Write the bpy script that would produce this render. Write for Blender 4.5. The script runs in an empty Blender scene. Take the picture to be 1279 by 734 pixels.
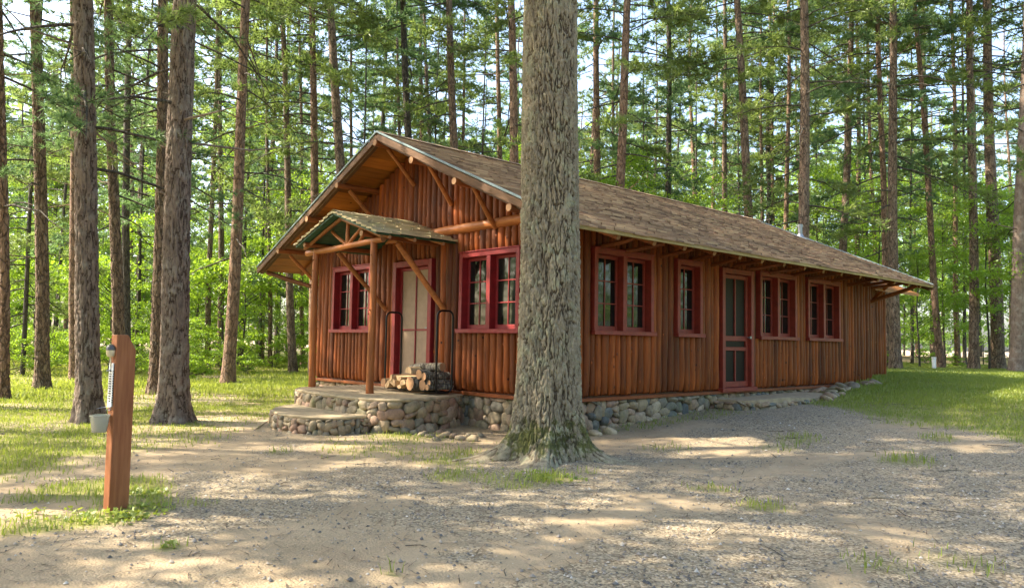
import bpy, bmesh, math, random
import numpy as np
from mathutils import Vector, Matrix

PI = math.pi
R = math.radians
random.seed(7)
rng = np.random.default_rng(11)
SC = bpy.context.scene
COL = SC.collection

# ------------------------------------------------------------------ camera
CP = np.array([7.32434831, -7.52353384, 0.762145822])
YAW, PIT, ROLL, FPX = 0.830585039, 0.0640055147, 0.0168949822, 950.807649
cd = np.array([-math.sin(YAW)*math.cos(PIT), math.cos(YAW)*math.cos(PIT), math.sin(PIT)])
r_ = np.cross(cd, [0, 0, 1]); r_ /= np.linalg.norm(r_); u_ = np.cross(r_, cd)
cr = r_*math.cos(ROLL)+u_*math.sin(ROLL); cu = u_*math.cos(ROLL)-r_*math.sin(ROLL)
cam_d = bpy.data.cameras.new('camera')
cam = bpy.data.objects.new('camera', cam_d); COL.objects.link(cam)
M = Matrix(((cr[0], cu[0], -cd[0], CP[0]), (cr[1], cu[1], -cd[1], CP[1]), (cr[2], cu[2], -cd[2], CP[2]), (0, 0, 0, 1)))
cam.matrix_world = M
cam_d.sensor_width = 36; cam_d.lens = 36*FPX/1279
cam_d.clip_start = 0.05; cam_d.clip_end = 2000
SC.camera = cam
# ------------------------------------------------------------------ world, sun, exposure
SUN_AZ = np.array([-0.70, -0.68])          # horizontal direction towards the sun
SUN_EL = 42
w = bpy.data.worlds.new('World'); SC.world = w; w.use_nodes = True
nt = w.node_tree
bg = nt.nodes['Background']
sk = nt.nodes.new('ShaderNodeTexSky'); sk.sky_type = 'NISHITA'; sk.sun_disc = False
sk.sun_elevation = R(SUN_EL); sk.sun_rotation = math.atan2(SUN_AZ[0], SUN_AZ[1])
sk.dust_density = 3.5; sk.ozone_density = 1.0
nt.links.new(sk.outputs[0], bg.inputs[0]); bg.inputs[1].default_value = 0.15
sd = bpy.data.lights.new('sun', 'SUN'); sd.energy = 3.6; sd.angle = R(0.5); sd.color = (1, 0.87, 0.67)
so = bpy.data.objects.new('sun', sd); COL.objects.link(so)
az = SUN_AZ/np.linalg.norm(SUN_AZ)
sdir = Vector((az[0]*math.cos(R(SUN_EL)), az[1]*math.cos(R(SUN_EL)), math.sin(R(SUN_EL))))
so.rotation_euler = sdir.to_track_quat('Z', 'Y').to_euler()
SC.view_settings.view_transform = 'Standard'; SC.view_settings.look = 'None'
SC.view_settings.exposure = 2.15; SC.view_settings.gamma = 1
SC.render.engine = 'CYCLES'
SC.cycles.max_bounces = 6; SC.cycles.diffuse_bounces = 3; SC.cycles.glossy_bounces = 2
SC.cycles.transmission_bounces = 4; SC.cycles.transparent_max_bounces = 8

def ray(px, py): return cd+cr*(px-639.5)/FPX-cu*(py-367)/FPX
def at(px, py, dep): return CP+ray(px, py)*dep
def on(px, py, ax, val):
    v = ray(px, py); t = (val-CP[ax])/v[ax]; return CP+t*v

# ------------------------------------------------------------------ noise
def _hash(ix, iy, s=0):
    h = (ix.astype(np.int64)*374761393+iy.astype(np.int64)*668265263+s*144269504) & 0xffffffff
    h = ((h ^ (h >> 13))*1274126177) & 0xffffffff
    h = ((h ^ (h >> 16))*2246822519) & 0xffffffff
    return ((h ^ (h >> 15)) & 0xffffff)/float(0xffffff)
def vnoise(x, y, s=0, per=None):
    x = np.asarray(x, float); y = np.asarray(y, float)
    x0 = np.floor(x); y0 = np.floor(y); fx = x-x0; fy = y-y0
    fx = fx*fx*(3-2*fx); fy = fy*fy*(3-2*fy)
    def hh(a, b):
        if per: a = np.mod(a, per)
        return _hash(a, b, s)
    return (hh(x0, y0)*(1-fx)+hh(x0+1, y0)*fx)*(1-fy)+(hh(x0, y0+1)*(1-fx)+hh(x0+1, y0+1)*fx)*fy
def fbm(x, y, o=4, s=0):
    a = 0; w_ = 1; t = 0
    for i in range(o):
        a = a+w_*vnoise(x*2**i, y*2**i, s+i*17); t += w_; w_ *= .5
    return a/t
def worley(x, y, s=0, per=None):
    x0 = np.floor(x); y0 = np.floor(y)
    f1 = np.full(x.shape, 9.0); f2 = np.full(x.shape, 9.0); idv = np.zeros(x.shape)
    for i in (-1, 0, 1):
        for j in (-1, 0, 1):
            cx = x0+i; cy = y0+j; hx = np.mod(cx, per) if per else cx
            jx = cx+.1+.8*_hash(hx, cy, s); jy = cy+.1+.8*_hash(hx, cy, s+5)
            d = np.sqrt((jx-x)**2+(jy-y)**2)
            nw = d < f1
            f2 = np.where(nw, f1, np.minimum(f2, d)); idv = np.where(nw, _hash(hx, cy, s+9), idv); f1 = np.where(nw, d, f1)
    return f1, f2, idv
def sstep(a, b, x):
    t = np.clip((x-a)/(b-a), 0, 1); return t*t*(3-2*t)

# ------------------------------------------------------------------ ground height
def gz(x, y):
    x = np.asarray(x, float); y = np.asarray(y, float)
    z = -0.52+0.0*x
    wr = sstep(-10, -1, x)*(1-0.0*y)
    wr = np.maximum(wr, sstep(10, 20, y)*sstep(-30, -9, x))
    z = z+wr*0.055*np.clip(y, 0, 11.2)
    z = z+0.02*sstep(0, 3, y)*wr
    z = z-wr*0.45*sstep(29, 40, y)                 # lawn falls away towards the field
    z = z+0.03*(fbm(x*.5, y*.5, 3, 3)-.5)
    z = z+0.6*sstep(70, 200, np.hypot(x, y))*fbm(x*.02, y*.02, 2, 8)
    return z
def gp(px, py):
    v = ray(px, py); t = (-.5-CP[2])/v[2] if v[2] < 0 else 60
    for _ in range(60):
        q = CP+v*t; zz = float(gz(q[0], q[1])); t2 = (zz-CP[2])/v[2]
        if t2 < 0 or t2 > 400: t2 = 400
        t = t*.5+t2*.5
    q = CP+v*t
    return (q[0], q[1])

# ------------------------------------------------------------------ materials
def mat(name):
    m = bpy.data.materials.new(name); m.use_nodes = True
    n = m.node_tree.nodes; l = m.node_tree.links
    return m, n, l, n['Principled BSDF']
def ramp(n, stops):
    r = n.new('ShaderNodeValToRGB'); e = r.color_ramp.elements
    e[0].position = stops[0][0]; e[0].color = (*stops[0][1], 1)
    e[1].position = stops[-1][0]; e[1].color = (*stops[-1][1], 1)
    for p, c in stops[1:-1]:
        k = e.new(p); k.color = (*c, 1)
    return r
def noise(n, l, scale, detail=4, rough=.6, vec=None, sc=None):
    t = n.new('ShaderNodeTexNoise'); t.inputs['Scale'].default_value = scale
    t.inputs['Detail'].default_value = detail; t.inputs['Roughness'].default_value = rough
    if vec is not None:
        if sc:
            mp = n.new('ShaderNodeMapping'); mp.inputs['Scale'].default_value = sc
            l.new(vec, mp.inputs[0]); vec = mp.outputs[0]
        l.new(vec, t.inputs['Vector'])
    return t
def mix(n, l, a, b, f, mode='MIX'):
    m = n.new('ShaderNodeMix'); m.data_type = 'RGBA'; m.blend_type = mode
    for sock, v in ((m.inputs['A'], a), (m.inputs['B'], b)):
        s = [i for i in m.inputs if i.name == sock.name and i.type == 'RGBA'][0]
        if hasattr(v, 'links'): l.new(v, s)
        else: s.default_value = (*v, 1)
    if hasattr(f, 'links'): l.new(f, m.inputs[0])
    else: m.inputs[0].default_value = f
    return [o for o in m.outputs if o.type == 'RGBA'][0]
def bump(n, l, h, b, strength=.4, dist=.02):
    k = n.new('ShaderNodeBump'); k.inputs['Strength'].default_value = strength; k.inputs['Distance'].default_value = dist
    l.new(h, k.inputs['Height']); l.new(k.outputs[0], b.inputs['Normal']); return k
def objco(n):
    return n.new('ShaderNodeTexCoord').outputs['Object']
def attr(n, name):
    a = n.new('ShaderNodeAttribute'); a.attribute_name = name; return a

def wood_mat(name, c1, c2, rough=.42, axis='z', scale=1.0, knots=True):
    m, n, l, b = mat(name)
    co = objco(n)
    sc = {'z': (9, 9, .8), 'x': (.8, 9, 9), 'y': (9, .8, 9)}[axis]
    t = noise(n, l, 2.4*scale, 6, .65, co, sc)
    rp = ramp(n, [(.28, c1), (.72, c2)]); l.new(t.outputs[0], rp.inputs[0])
    col = rp.outputs[0]
    a = attr(n, 'tone')
    rt = ramp(n, [(0, (.42, .38, .34)), (.5, (.85, .85, .85)), (1, (1.4, 1.35, 1.25))]); l.new(a.outputs['Fac'], rt.inputs[0])
    col = mix(n, l, col, rt.outputs[0], 1, 'MULTIPLY')
    if knots:
        v = n.new('ShaderNodeTexVoronoi'); v.inputs['Scale'].default_value = 3.2; l.new(co, v.inputs['Vector'])
        rk = ramp(n, [(.05, (1, 1, 1)), (.085, (0, 0, 0))]); l.new(v.outputs['Distance'], rk.inputs[0])
        col = mix(n, l, col, (c1[0]*.35, c1[1]*.3, c1[2]*.3), rk.outputs[0])
    big = noise(n, l, .9, 3, .5, co)
    rb = ramp(n, [(.3, (.72, .7, .68)), (.7, (1.15, 1.12, 1.1))]); l.new(big.outputs[0], rb.inputs[0])
    col = mix(n, l, col, rb.outputs[0], 1, 'MULTIPLY')
    l.new(col, b.inputs['Base Color']); b.inputs['Roughness'].default_value = rough; b.inputs['Specular IOR Level'].default_value = .3
    bump(n, l, t.outputs[0], b, .5, .012)
    return m
MT = {}
MT['siding'] = wood_mat('siding_wood', (.12, .027, .003), (.35, .088, .01), rough=.55)
MT['siding_dark'] = wood_mat('siding_backing', (.05, .018, .007), (.1, .03, .01), knots=False)
MT['beam_x'] = wood_mat('log_wood_x', (.21, .07, .02), (.4, .155, .05), axis='x')
MT['beam_y'] = wood_mat('log_wood_y', (.2, .06, .02), (.38, .13, .04), axis='y')
MT['post'] = wood_mat('log_wood_post', (.26, .075, .02), (.44, .16, .05))
MT['plank'] = wood_mat('soffit_plank', (.24, .085, .015), (.42, .17, .035), rough=.5, axis='y', scale=.7)
MT['fascia'] = wood_mat('fascia_wood', (.09, .045, .02), (.19, .1, .05), rough=.6, axis='x', knots=False)
MT['eave_trim'] = wood_mat('eave_trim', (.28, .2, .07), (.45, .35, .14), rough=.6, axis='y', knots=False)
MT['endgrain'] = wood_mat('log_end', (.33, .17, .08), (.5, .3, .17), rough=.7, scale=4, knots=False)
MT['sill_board'] = wood_mat('sill_board', (.2, .055, .018), (.3, .09, .03), axis='x', knots=False)
MT['palewood'] = wood_mat('pale_split_wood', (.45, .3, .16), (.68, .5, .3), rough=.75, scale=3, knots=False)
MT['boardpost'] = wood_mat('board_post', (.26, .085, .03), (.46, .19, .08), rough=.65)

def paint(name, c, rough=.5, var=.2, metal=0):
    m, n, l, b = mat(name); co = objco(n)
    t = noise(n, l, 9, 5, .6, co)
    rp = ramp(n, [(.3, tuple(k*(1-var) for k in c)), (.7, tuple(min(1, k*(1+var)) for k in c))]); l.new(t.outputs[0], rp.inputs[0])
    l.new(rp.outputs[0], b.inputs['Base Color']); b.inputs['Roughness'].default_value = rough; b.inputs['Metallic'].default_value = metal
    bump(n, l, t.outputs[0], b, .1, .005)
    return m
MT['red'] = paint('red_trim_paint', (.22, .012, .015), .5, .22)
MT['red2'] = paint('brownish_red_paint', (.22, .028, .014), .55, .22)  # side windows and side door: browner red than the front trim
MT['green_under'] = paint('green_painted_boards', (.02, .075, .04), .6, .3)
MT['drip'] = paint('pale_blue_metal', (.17, .23, .25), .45, .15, .2)
MT['black_metal'] = paint('black_metal', (.012, .012, .013), .35, .2, .5)
MT['galv'] = paint('galvanised_metal', (.3, .32, .34), .4, .1, .7)
MT['white'] = paint('white_plastic', (.75, .75, .72), .5, .05)
MT['ink'] = paint('black_ink', (.02, .02, .02), .6, .1)
MT['screen'] = paint('pale_screen_panel', (.3, .21, .14), .7, .12)
MT['dome'] = paint('cream_dome', (.62, .53, .34), .35, .1)
MT['domecap'] = paint('dark_cap', (.09, .085, .08), .35, .1, .3)
MT['foundation_core'] = paint('mortar', (.2, .175, .14), .9, .25)
MT['concrete'] = paint('worn_concrete', (.36, .285, .18), .9, .3)
MT['grey_roof'] = paint('dark_interior', (.03, .025, .02), .8, .2)

def glass_mat():
    m, n, l, b = mat('window_glass')
    b.inputs['Base Color'].default_value = (.006, .008, .007, 1); b.inputs['Roughness'].default_value = .04
    b.inputs['IOR'].default_value = 1.5; b.inputs['Specular IOR Level'].default_value = .5
    t = noise(n, l, 1.7, 2, .5, objco(n)); bump(n, l, t.outputs[0], b, .12, .02)
    return m
MT['glass'] = glass_mat()
def mesh_screen():
    m, n, l, b = mat('dark_insect_screen')
    b.inputs['Base Color'].default_value = (.018, .013, .01, 1); b.inputs['Roughness'].default_value = .5; b.inputs['Specular IOR Level'].default_value = .12
    return m
MT['dscreen'] = mesh_screen()
def cup():
    m, n, l, b = mat('clear_plastic')
    b.inputs['Base Color'].default_value = (.6, .6, .52, 1); b.inputs['Roughness'].default_value = .15
    b.inputs['Transmission Weight'].default_value = .55
    return m
MT['cup'] = cup()

def shingle(name, cols, moss=None):
    m, n, l, b = mat(name)
    a = attr(n, 'tone')
    rp = ramp(n, cols); l.new(a.outputs['Fac'], rp.inputs[0]); col = rp.outputs[0]
    co = objco(n)
    t = noise(n, l, 1.1, 5, .65, co, (1, .5, 1))
    rt = ramp(n, [(.3, (.6, .58, .55)), (.7, (1.3, 1.22, 1.12))]); l.new(t.outputs[0], rt.inputs[0])
    col = mix(n, l, col, rt.outputs[0], 1, 'MULTIPLY')
    g = noise(n, l, 260, 3, .7, co)
    rg = ramp(n, [(.3, (.7, .7, .7)), (.7, (1.3, 1.3, 1.3))]); l.new(g.outputs[0], rg.inputs[0])
    col = mix(n, l, col, rg.outputs[0], 1, 'MULTIPLY')
    if moss:
        mm = noise(n, l, 3.0, 5, .7, co); rm = ramp(n, [(.5, (0, 0, 0)), (.75, (.8, .8, .8))]); l.new(mm.outputs[0], rm.inputs[0])
        col = mix(n, l, col, moss, rm.outputs[0])
    l.new(col, b.inputs['Base Color']); b.inputs['Roughness'].default_value = .88
    bump(n, l, g.outputs[0], b, .3, .006)
    return m
MT['shingle'] = shingle('brown_shingles', [(0, (.17, .1, .06)), (.5, (.34, .215, .13)), (1, (.5, .35, .21))])
MT['shingle_moss'] = shingle('mossy_shingles', [(0, (.36, .3, .18)), (1, (.62, .54, .36))], (.42, .4, .18))

def stone_mat():
    m, n, l, b = mat('fieldstone'); co = objco(n)
    a = attr(n, 'tone')
    rp = ramp(n, [(0, (.08, .09, .09)), (.15, (.15, .15, .13)), (.4, (.22, .185, .13)), (.65, (.31, .24, .15)), (.85, (.27, .17, .12)), (1, (.4, .33, .23))])
    l.new(a.outputs['Fac'], rp.inputs[0]); col = rp.outputs[0]
    t = noise(n, l, 16, 6, .7, co)
    rt = ramp(n, [(.3, (.6, .6, .6)), (.7, (1.35, 1.33, 1.3))]); l.new(t.outputs[0], rt.inputs[0])
    col = mix(n, l, col, rt.outputs[0], 1, 'MULTIPLY')
    mm = noise(n, l, 2.6, 4, .6, co); rm = ramp(n, [(.55, (0, 0, 0)), (.72, (.7, .7, .7))]); l.new(mm.outputs[0], rm.inputs[0])
    col = mix(n, l, col, (.1, .12, .04), rm.outputs[0])
    l.new(col, b.inputs['Base Color']); b.inputs['Roughness'].default_value = .8
    bump(n, l, t.outputs[0], b, .35, .015)
    return m
MT['stone'] = stone_mat()

def bark_mat(name, dark, light, lichen, la=.5, moss=False, tex_bump=True, vs=1.0):
    m, n, l, b = mat(name); co = objco(n)
    v = n.new('ShaderNodeTexVoronoi'); v.feature = 'DISTANCE_TO_EDGE'; v.inputs['Scale'].default_value = 13*vs
    mp = n.new('ShaderNodeMapping'); mp.inputs['Scale'].default_value = (1, 1, .2)
    nz = noise(n, l, 3, 3, .6, co); mv = n.new('ShaderNodeVectorMath'); mv.operation = 'MULTIPLY_ADD'
    l.new(nz.outputs['Color'], mv.inputs[0]); mv.inputs[1].default_value = (.25, .25, .25); l.new(co, mv.inputs[2])
    l.new(mv.outputs[0], mp.inputs[0]); l.new(mp.outputs[0], v.inputs['Vector'])
    re = ramp(n, [(0, (0, 0, 0)), (.12, (1, 1, 1))]); l.new(v.outputs[0], re.inputs[0])
    t = noise(n, l, 14, 7, .75, co, (1, 1, .4))
    rp = ramp(n, [(.32, dark), (.68, light)]); l.new(t.outputs[0], rp.inputs[0]); col = rp.outputs[0]
    t2 = noise(n, l, 5, 6, .7, co); rl = ramp(n, [(.5, (0, 0, 0)), (.68, (la, la, la))]); l.new(t2.outputs[0], rl.inputs[0])
    col = mix(n, l, col, lichen, rl.outputs[0])
    if tex_bump: col = mix(n, l, tuple(k*.55 for k in dark), col, re.outputs[0])
    if not tex_bump:
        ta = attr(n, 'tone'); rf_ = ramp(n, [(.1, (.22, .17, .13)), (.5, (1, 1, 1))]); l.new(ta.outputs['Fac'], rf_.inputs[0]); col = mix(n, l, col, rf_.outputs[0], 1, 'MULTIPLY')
    if moss:
        sx = n.new('ShaderNodeSeparateXYZ'); l.new(co, sx.inputs[0])
        t3 = noise(n, l, 6.5, 6, .75, co)
        mr = n.new('ShaderNodeValToRGB'); me_ = mr.color_ramp.elements; me_[0].position = 0; me_[0].color = (.3, .3, .3, 1); me_[1].position = 1; me_[1].color = (-.5, -.5, -.5, 1)
        for p_, v_ in ((.08, .35), (.2, .78), (.36, .66), (.55, .3), (.8, -.1)):
            k_ = me_.new(p_); k_.color = (v_, v_, v_, 1)
        l.new(sx.outputs[2], mr.inputs[0])
        ad = n.new('ShaderNodeMath'); ad.operation = 'MULTIPLY_ADD'; l.new(t3.outputs[0], ad.inputs[0]); ad.inputs[1].default_value = 2.2; l.new(mr.outputs[0], ad.inputs[2])
        rm = ramp(n, [(.8, (0, 0, 0)), (.9, (1, 1, 1))]); ad2 = n.new('ShaderNodeMath'); ad2.operation = 'MULTIPLY'; ad2.inputs[1].default_value = .5; l.new(ad.outputs[0], ad2.inputs[0]); l.new(ad2.outputs[0], rm.inputs[0])
        mc = ramp(n, [(.35, (.035, .035, .014)), (.65, (.14, .14, .035))]); l.new(t.outputs[0], mc.inputs[0])
        col = mix(n, l, col, mc.outputs[0], rm.outputs[0])
    l.new(col, b.inputs['Base Color']); b.inputs['Roughness'].default_value = .9
    if tex_bump:
        mh = n.new('ShaderNodeMath'); mh.operation = 'MULTIPLY_ADD'; l.new(re.outputs[0], mh.inputs[0]); mh.inputs[1].default_value = .7; l.new(t.outputs[0], mh.inputs[2])
        bump(n, l, mh.outputs[0], b, .9, .035)
    else: bump(n, l, t.outputs[0], b, .7, .02)
    return m
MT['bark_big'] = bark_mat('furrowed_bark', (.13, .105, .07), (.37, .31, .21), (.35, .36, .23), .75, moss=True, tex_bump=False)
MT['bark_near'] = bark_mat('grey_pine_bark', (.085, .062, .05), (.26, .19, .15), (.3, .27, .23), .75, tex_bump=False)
MT['bark'] = bark_mat('pine_bark', (.1, .068, .046), (.28, .19, .13), (.32, .27, .2), .7)
MT['bark_red'] = bark_mat('red_pine_bark', (.14, .085, .055), (.34, .21, .14), (.38, .3, .22), .6)
MT['bark_dark'] = bark_mat('dark_bark', (.05, .042, .036), (.12, .1, .08), (.14, .14, .11), .5)

def leaf_mat(name, c1, c2, tr, tcol, scale=.6):
    m, n, l, b = mat(name)
    n.remove(b); out = [k for k in n if k.type == 'OUTPUT_MATERIAL'][0]
    a = attr(n, 'tone'); rp = ramp(n, [(0, c1), (1, c2)]); l.new(a.outputs['Fac'], rp.inputs[0])
    d = n.new('ShaderNodeBsdfDiffuse'); l.new(rp.outputs[0], d.inputs[0])
    t = n.new('ShaderNodeBsdfTranslucent')
    tc = mix(n, l, tcol, rp.outputs[0], .25); l.new(tc, t.inputs[0])
    ms = n.new('ShaderNodeMixShader'); ms.inputs[0].default_value = tr
    l.new(d.outputs[0], ms.inputs[1]); l.new(t.outputs[0], ms.inputs[2])
    g = n.new('ShaderNodeBsdfGlossy'); g.inputs['Roughness'].default_value = .45; g.inputs[0].default_value = (.6, .65, .6, 1)
    m2 = n.new('ShaderNodeMixShader'); m2.inputs[0].default_value = .06
    l.new(ms.outputs[0], m2.inputs[1]); l.new(g.outputs[0], m2.inputs[2]); l.new(m2.outputs[0], out.inputs[0])
    return m
MT['needle'] = leaf_mat('pine_needles', (.07, .12, .04), (.24, .29, .07), .5, (.3, .42, .09))
MT['needle_blue'] = leaf_mat('blue_green_needles', (.06, .12, .06), (.15, .24, .09), .5, (.2, .34, .11))
MT['leaf'] = leaf_mat('broad_leaves', (.11, .22, .02), (.25, .38, .035), .52, (.42, .62, .04))
MT['grass'] = leaf_mat('grass_blades', (.1, .17, .025), (.34, .37, .07), .42, (.38, .46, .05))
MT['drygrass'] = leaf_mat('dry_leaves', (.3, .2, .08), (.45, .33, .15), .3, (.4, .3, .12))

# ------------------------------------------------------------------ mesh builder
class MB:
    def __init__(s): s.v = []; s.f = []; s.t = []; s.n = 0; s.mi = []
    def add(s, v, f, tone=None, mi=0):
        v = np.asarray(v, float).reshape(-1, 3)
        s.v.append(v); s.f += [tuple(int(i)+s.n for i in k) for k in f]
        tone = random.random() if tone is None else tone
        s.t += [tone]*len(f); s.mi += [mi]*len(f); s.n += len(v)
    def box(s, c, d, rot=None, tone=None, mi=0, bev=0):
        c = np.array(c, float); hx, hy, hz = np.array(d)/2
        if bev > 0:
            b_ = min(bev, hx*.9, hy*.9, hz*.9); pts = []; 
            # chamfered box: 24 verts
            V = []; idx = {}
            for sx in (-1, 1):
                for sy in (-1, 1):
                    for sz in (-1, 1):
                        for ax in range(3):
                            q = [sx*(hx-b_), sy*(hy-b_), sz*(hz-b_)]
                            q[ax] = (sx*hx, sy*hy, sz*hz)[ax]
                            idx[(sx, sy, sz, ax)] = len(V); V.append(q)
            F = []
            for ax in range(3):
                o = [k for k in range(3) if k != ax]
                for sg in (-1, 1):
                    cyc = []
                    for a_, b2 in ((-1, -1), (1, -1), (1, 1), (-1, 1)):
                        k = [0, 0, 0]; k[ax] = sg; k[o[0]] = a_; k[o[1]] = b2
                        cyc.append(idx[(k[0], k[1], k[2], ax)])
                    if (sg < 0) != (ax == 1): cyc = cyc[::-1]
                    F.append(cyc)
            for ax in range(3):   # edges parallel to ax
                o = [k for k in range(3) if k != ax]
                for a_ in (-1, 1):
                    for b2 in (-1, 1):
                        k0 = [0]*3; k0[ax] = -1; k0[o[0]] = a_; k0[o[1]] = b2; k1 = list(k0); k1[ax] = 1
                        F.append([idx[(*k0, o[0])], idx[(*k1, o[0])], idx[(*k1, o[1])], idx[(*k0, o[1])]])
            for sx in (-1, 1):
                for sy in (-1, 1):
                    for sz in (-1, 1): F.append([idx[(sx, sy, sz, a_)] for a_ in range(3)])
            V = np.array(V)
        else:
            V = np.array([[x, y, z] for x in (-hx, hx) for y in (-hy, hy) for z in (-hz, hz)])
            F = [(0, 1, 3, 2), (4, 6, 7, 5), (0, 4, 5, 1), (2, 3, 7, 6), (0, 2, 6, 4), (1, 5, 7, 3)]
        if rot is not None: V = V@np.array(rot).T
        s.add(V+c, F, tone, mi)
    def b(s, x0, x1, y0, y1, z0, z1, tone=None, bev=.004):
        s.box(((x0+x1)/2, (y0+y1)/2, (z0+z1)/2), (abs(x1-x0), abs(y1-y0), abs(z1-z0)), tone=tone, bev=bev)
    def tube(s, pts, rad, n=10, caps=True, tone=None, wob=0, cap_mi=0):
        pts = np.array(pts, float); rad = np.broadcast_to(rad, (len(pts),)).astype(float)
        tone = random.random() if tone is None else tone
        T = np.gradient(pts, axis=0); T /= np.linalg.norm(T, axis=1)[:, None]+1e-9
        up = np.array([0, 0, 1.]) if abs(T[0][2]) < .9 else np.array([1., 0, 0])
        A = np.cross(T[0], up); A /= np.linalg.norm(A); V = []
        for i in range(len(pts)):
            A = A-T[i]*(A@T[i]); A /= np.linalg.norm(A); B = np.cross(T[i], A)
            for k in range(n):
                a = 2*PI*k/n; rr = rad[i]*(1+wob*(random.random()-.5))
                V.append(pts[i]+rr*(A*math.cos(a)+B*math.sin(a)))
        F = []
        for i in range(len(pts)-1):
            for k in range(n):
                k2 = (k+1) % n; F.append((i*n+k, i*n+k2, (i+1)*n+k2, (i+1)*n+k))
        s.add(V, F, tone)
        if caps:
            m0 = len(pts)-1
            s.add(V[:n], [tuple(range(n))[::-1]], .5, cap_mi); s.add(V[m0*n:], [tuple(range(n))], .5, cap_mi)
    def log(s, p0, p1, r0, r1=None, n=12, seg=None, bend=.012, tone=None, cap_mi=0):
        p0 = np.array(p0, float); p1 = np.array(p1, float); r1 = r0 if r1 is None else r1
        L = np.linalg.norm(p1-p0); seg = seg or max(3, int(L/.25))
        ph = [random.random()*6 for _ in range(4)]; pts = []; rr = []
        for i in range(seg+1):
            t = i/seg; q = p0+(p1-p0)*t
            q = q+np.array([math.sin(ph[0]+4*t), math.sin(ph[1]+3*t), math.sin(ph[2]+4*t)])*bend*math.sin(PI*t)
            pts.append(q); rr.append((r0+(r1-r0)*t)*(1+.05*math.sin(ph[3]+13*t)+random.uniform(-.03, .03)))
        s.tube(pts, rr, n, True, tone, .05, cap_mi)
    def build(s, name, m, parent=None, smooth=None):
        V = np.concatenate(s.v) if s.v else np.zeros((0, 3))
        me = bpy.data.meshes.new(name); me.from_pydata(V.tolist(), [], s.f)
        ms = m if isinstance(m, (list, tuple)) else [m]
        for k in ms: me.materials.append(k)
        if len(ms) > 1: me.polygons.foreach_set('material_index', np.array(s.mi, dtype=np.int32))
        a = me.attributes.new('tone', 'FLOAT', 'FACE'); a.data.foreach_set('value', np.array(s.t, dtype=np.float32))
        if smooth: me.polygons.foreach_set('use_smooth', np.ones(len(s.f), dtype=bool))
        me.update()
        o = bpy.data.objects.new(name, me); COL.objects.link(o)
        if smooth and smooth != True:
            try: me.set_sharp_from_angle(angle=R(smooth))
            except Exception: pass
        if parent: o.parent = parent
        return o
def npmesh(name, V, F, m, tone=None, smooth=False, parent=None, link=True):
    """V (n,3), F (k,c) arrays with constant corner count"""
    me = bpy.data.meshes.new(name); V = np.asarray(V, np.float32); F = np.asarray(F, np.int32); c = F.shape[1]
    me.vertices.add(len(V)); me.vertices.foreach_set('co', V.ravel())
    me.loops.add(F.size); me.loops.foreach_set('vertex_index', F.ravel())
    me.polygons.add(len(F)); me.polygons.foreach_set('loop_start', np.arange(0, F.size, c, dtype=np.int32))
    me.polygons.foreach_set('loop_total', np.full(len(F), c, dtype=np.int32))
    me.update(calc_edges=True)
    if smooth: me.polygons.foreach_set('use_smooth', np.ones(len(F), dtype=bool))
    if m: me.materials.append(m)
    if tone is not None:
        a = me.attributes.new('tone', 'FLOAT', 'FACE'); a.data.foreach_set('value', np.asarray(tone, np.float32))
    if not link: return me
    o = bpy.data.objects.new(name, me); COL.objects.link(o)
    if parent: o.parent = parent
    return o
def tag(o, label=None, cat=None, group=None, kind=None):
    if label: o['label'] = label
    if cat: o['category'] = cat
    if group: o['group'] = group
    if kind: o['kind'] = kind
    return o
def empty(name, loc=(0, 0, 0), rz=0):
    o = bpy.data.objects.new(name, None); COL.objects.link(o); o.location = loc; o.rotation_euler = (0, 0, rz); o.empty_display_size = .3
    return o
def rel(o, root):      # keep world coordinates of geometry when parenting to a moved root
    o.matrix_parent_inverse = Matrix.Translation(-Vector(root.location)); return o

# ------------------------------------------------------------------ ground cover masks
def poly_sd(px, py, poly):
    """signed distance, positive inside"""
    P = np.array(poly, float); d2 = np.full(px.shape, 1e12); ins = np.zeros(px.shape, bool)
    for i in range(len(P)):
        a = P[i]; b = P[(i+1) % len(P)]; e = b-a
        t = np.clip(((px-a[0])*e[0]+(py-a[1])*e[1])/(e@e), 0, 1)
        d2 = np.minimum(d2, (px-a[0]-t*e[0])**2+(py-a[1]-t*e[1])**2)
        c = (a[1] > py) != (b[1] > py)
        with np.errstate(divide='ignore', invalid='ignore'):
            xi = a[0]+(py-a[1])*e[0]/(e[1] if e[1] else 1e-9)
        ins ^= c & (px < xi)
    d = np.sqrt(d2); return np.where(ins, d, -d)
P_left = [gp(-420, 720), gp(0, 606), gp(135, 572), gp(240, 555), gp(300, 541), gp(345, 524), (-5.2, -1.4), (-5.2, .3), (-6.7, .3), (-6.7, 14), (-12, 60), (-70, 60), (-70, -50), (-20, -40)]
P_right = [(-.5, 9.6), (.4, 8.0), gp(1025, 500), gp(1060, 511), gp(1120, 522), gp(1200, 534), gp(1279, 547), gp(1500, 590), (45, 10), (45, 33), (-9, 33), (-7, 12.2), (-.5, 12.2)]
P_moss = [gp(398, 552), gp(480, 541), gp(570, 545), gp(612, 556), gp(600, 585), gp(560, 600), gp(530, 580), gp(470, 575), gp(420, 572)]
P_tree = [gp(570, 582), gp(640, 585), gp(715, 585), gp(722, 604), gp(650, 608), gp(590, 603)]
P_post = [gp(-60, 650), gp(40, 612), gp(120, 600), gp(185, 596), (gp(205, 610)), gp(195, 638), gp(120, 655), gp(10, 668)]
P_found = [(.05, .3), (.35, .5), (.6, 2.5), (.8, 3.6), (.3, 3.9), (.05, 3.6)]
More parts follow.
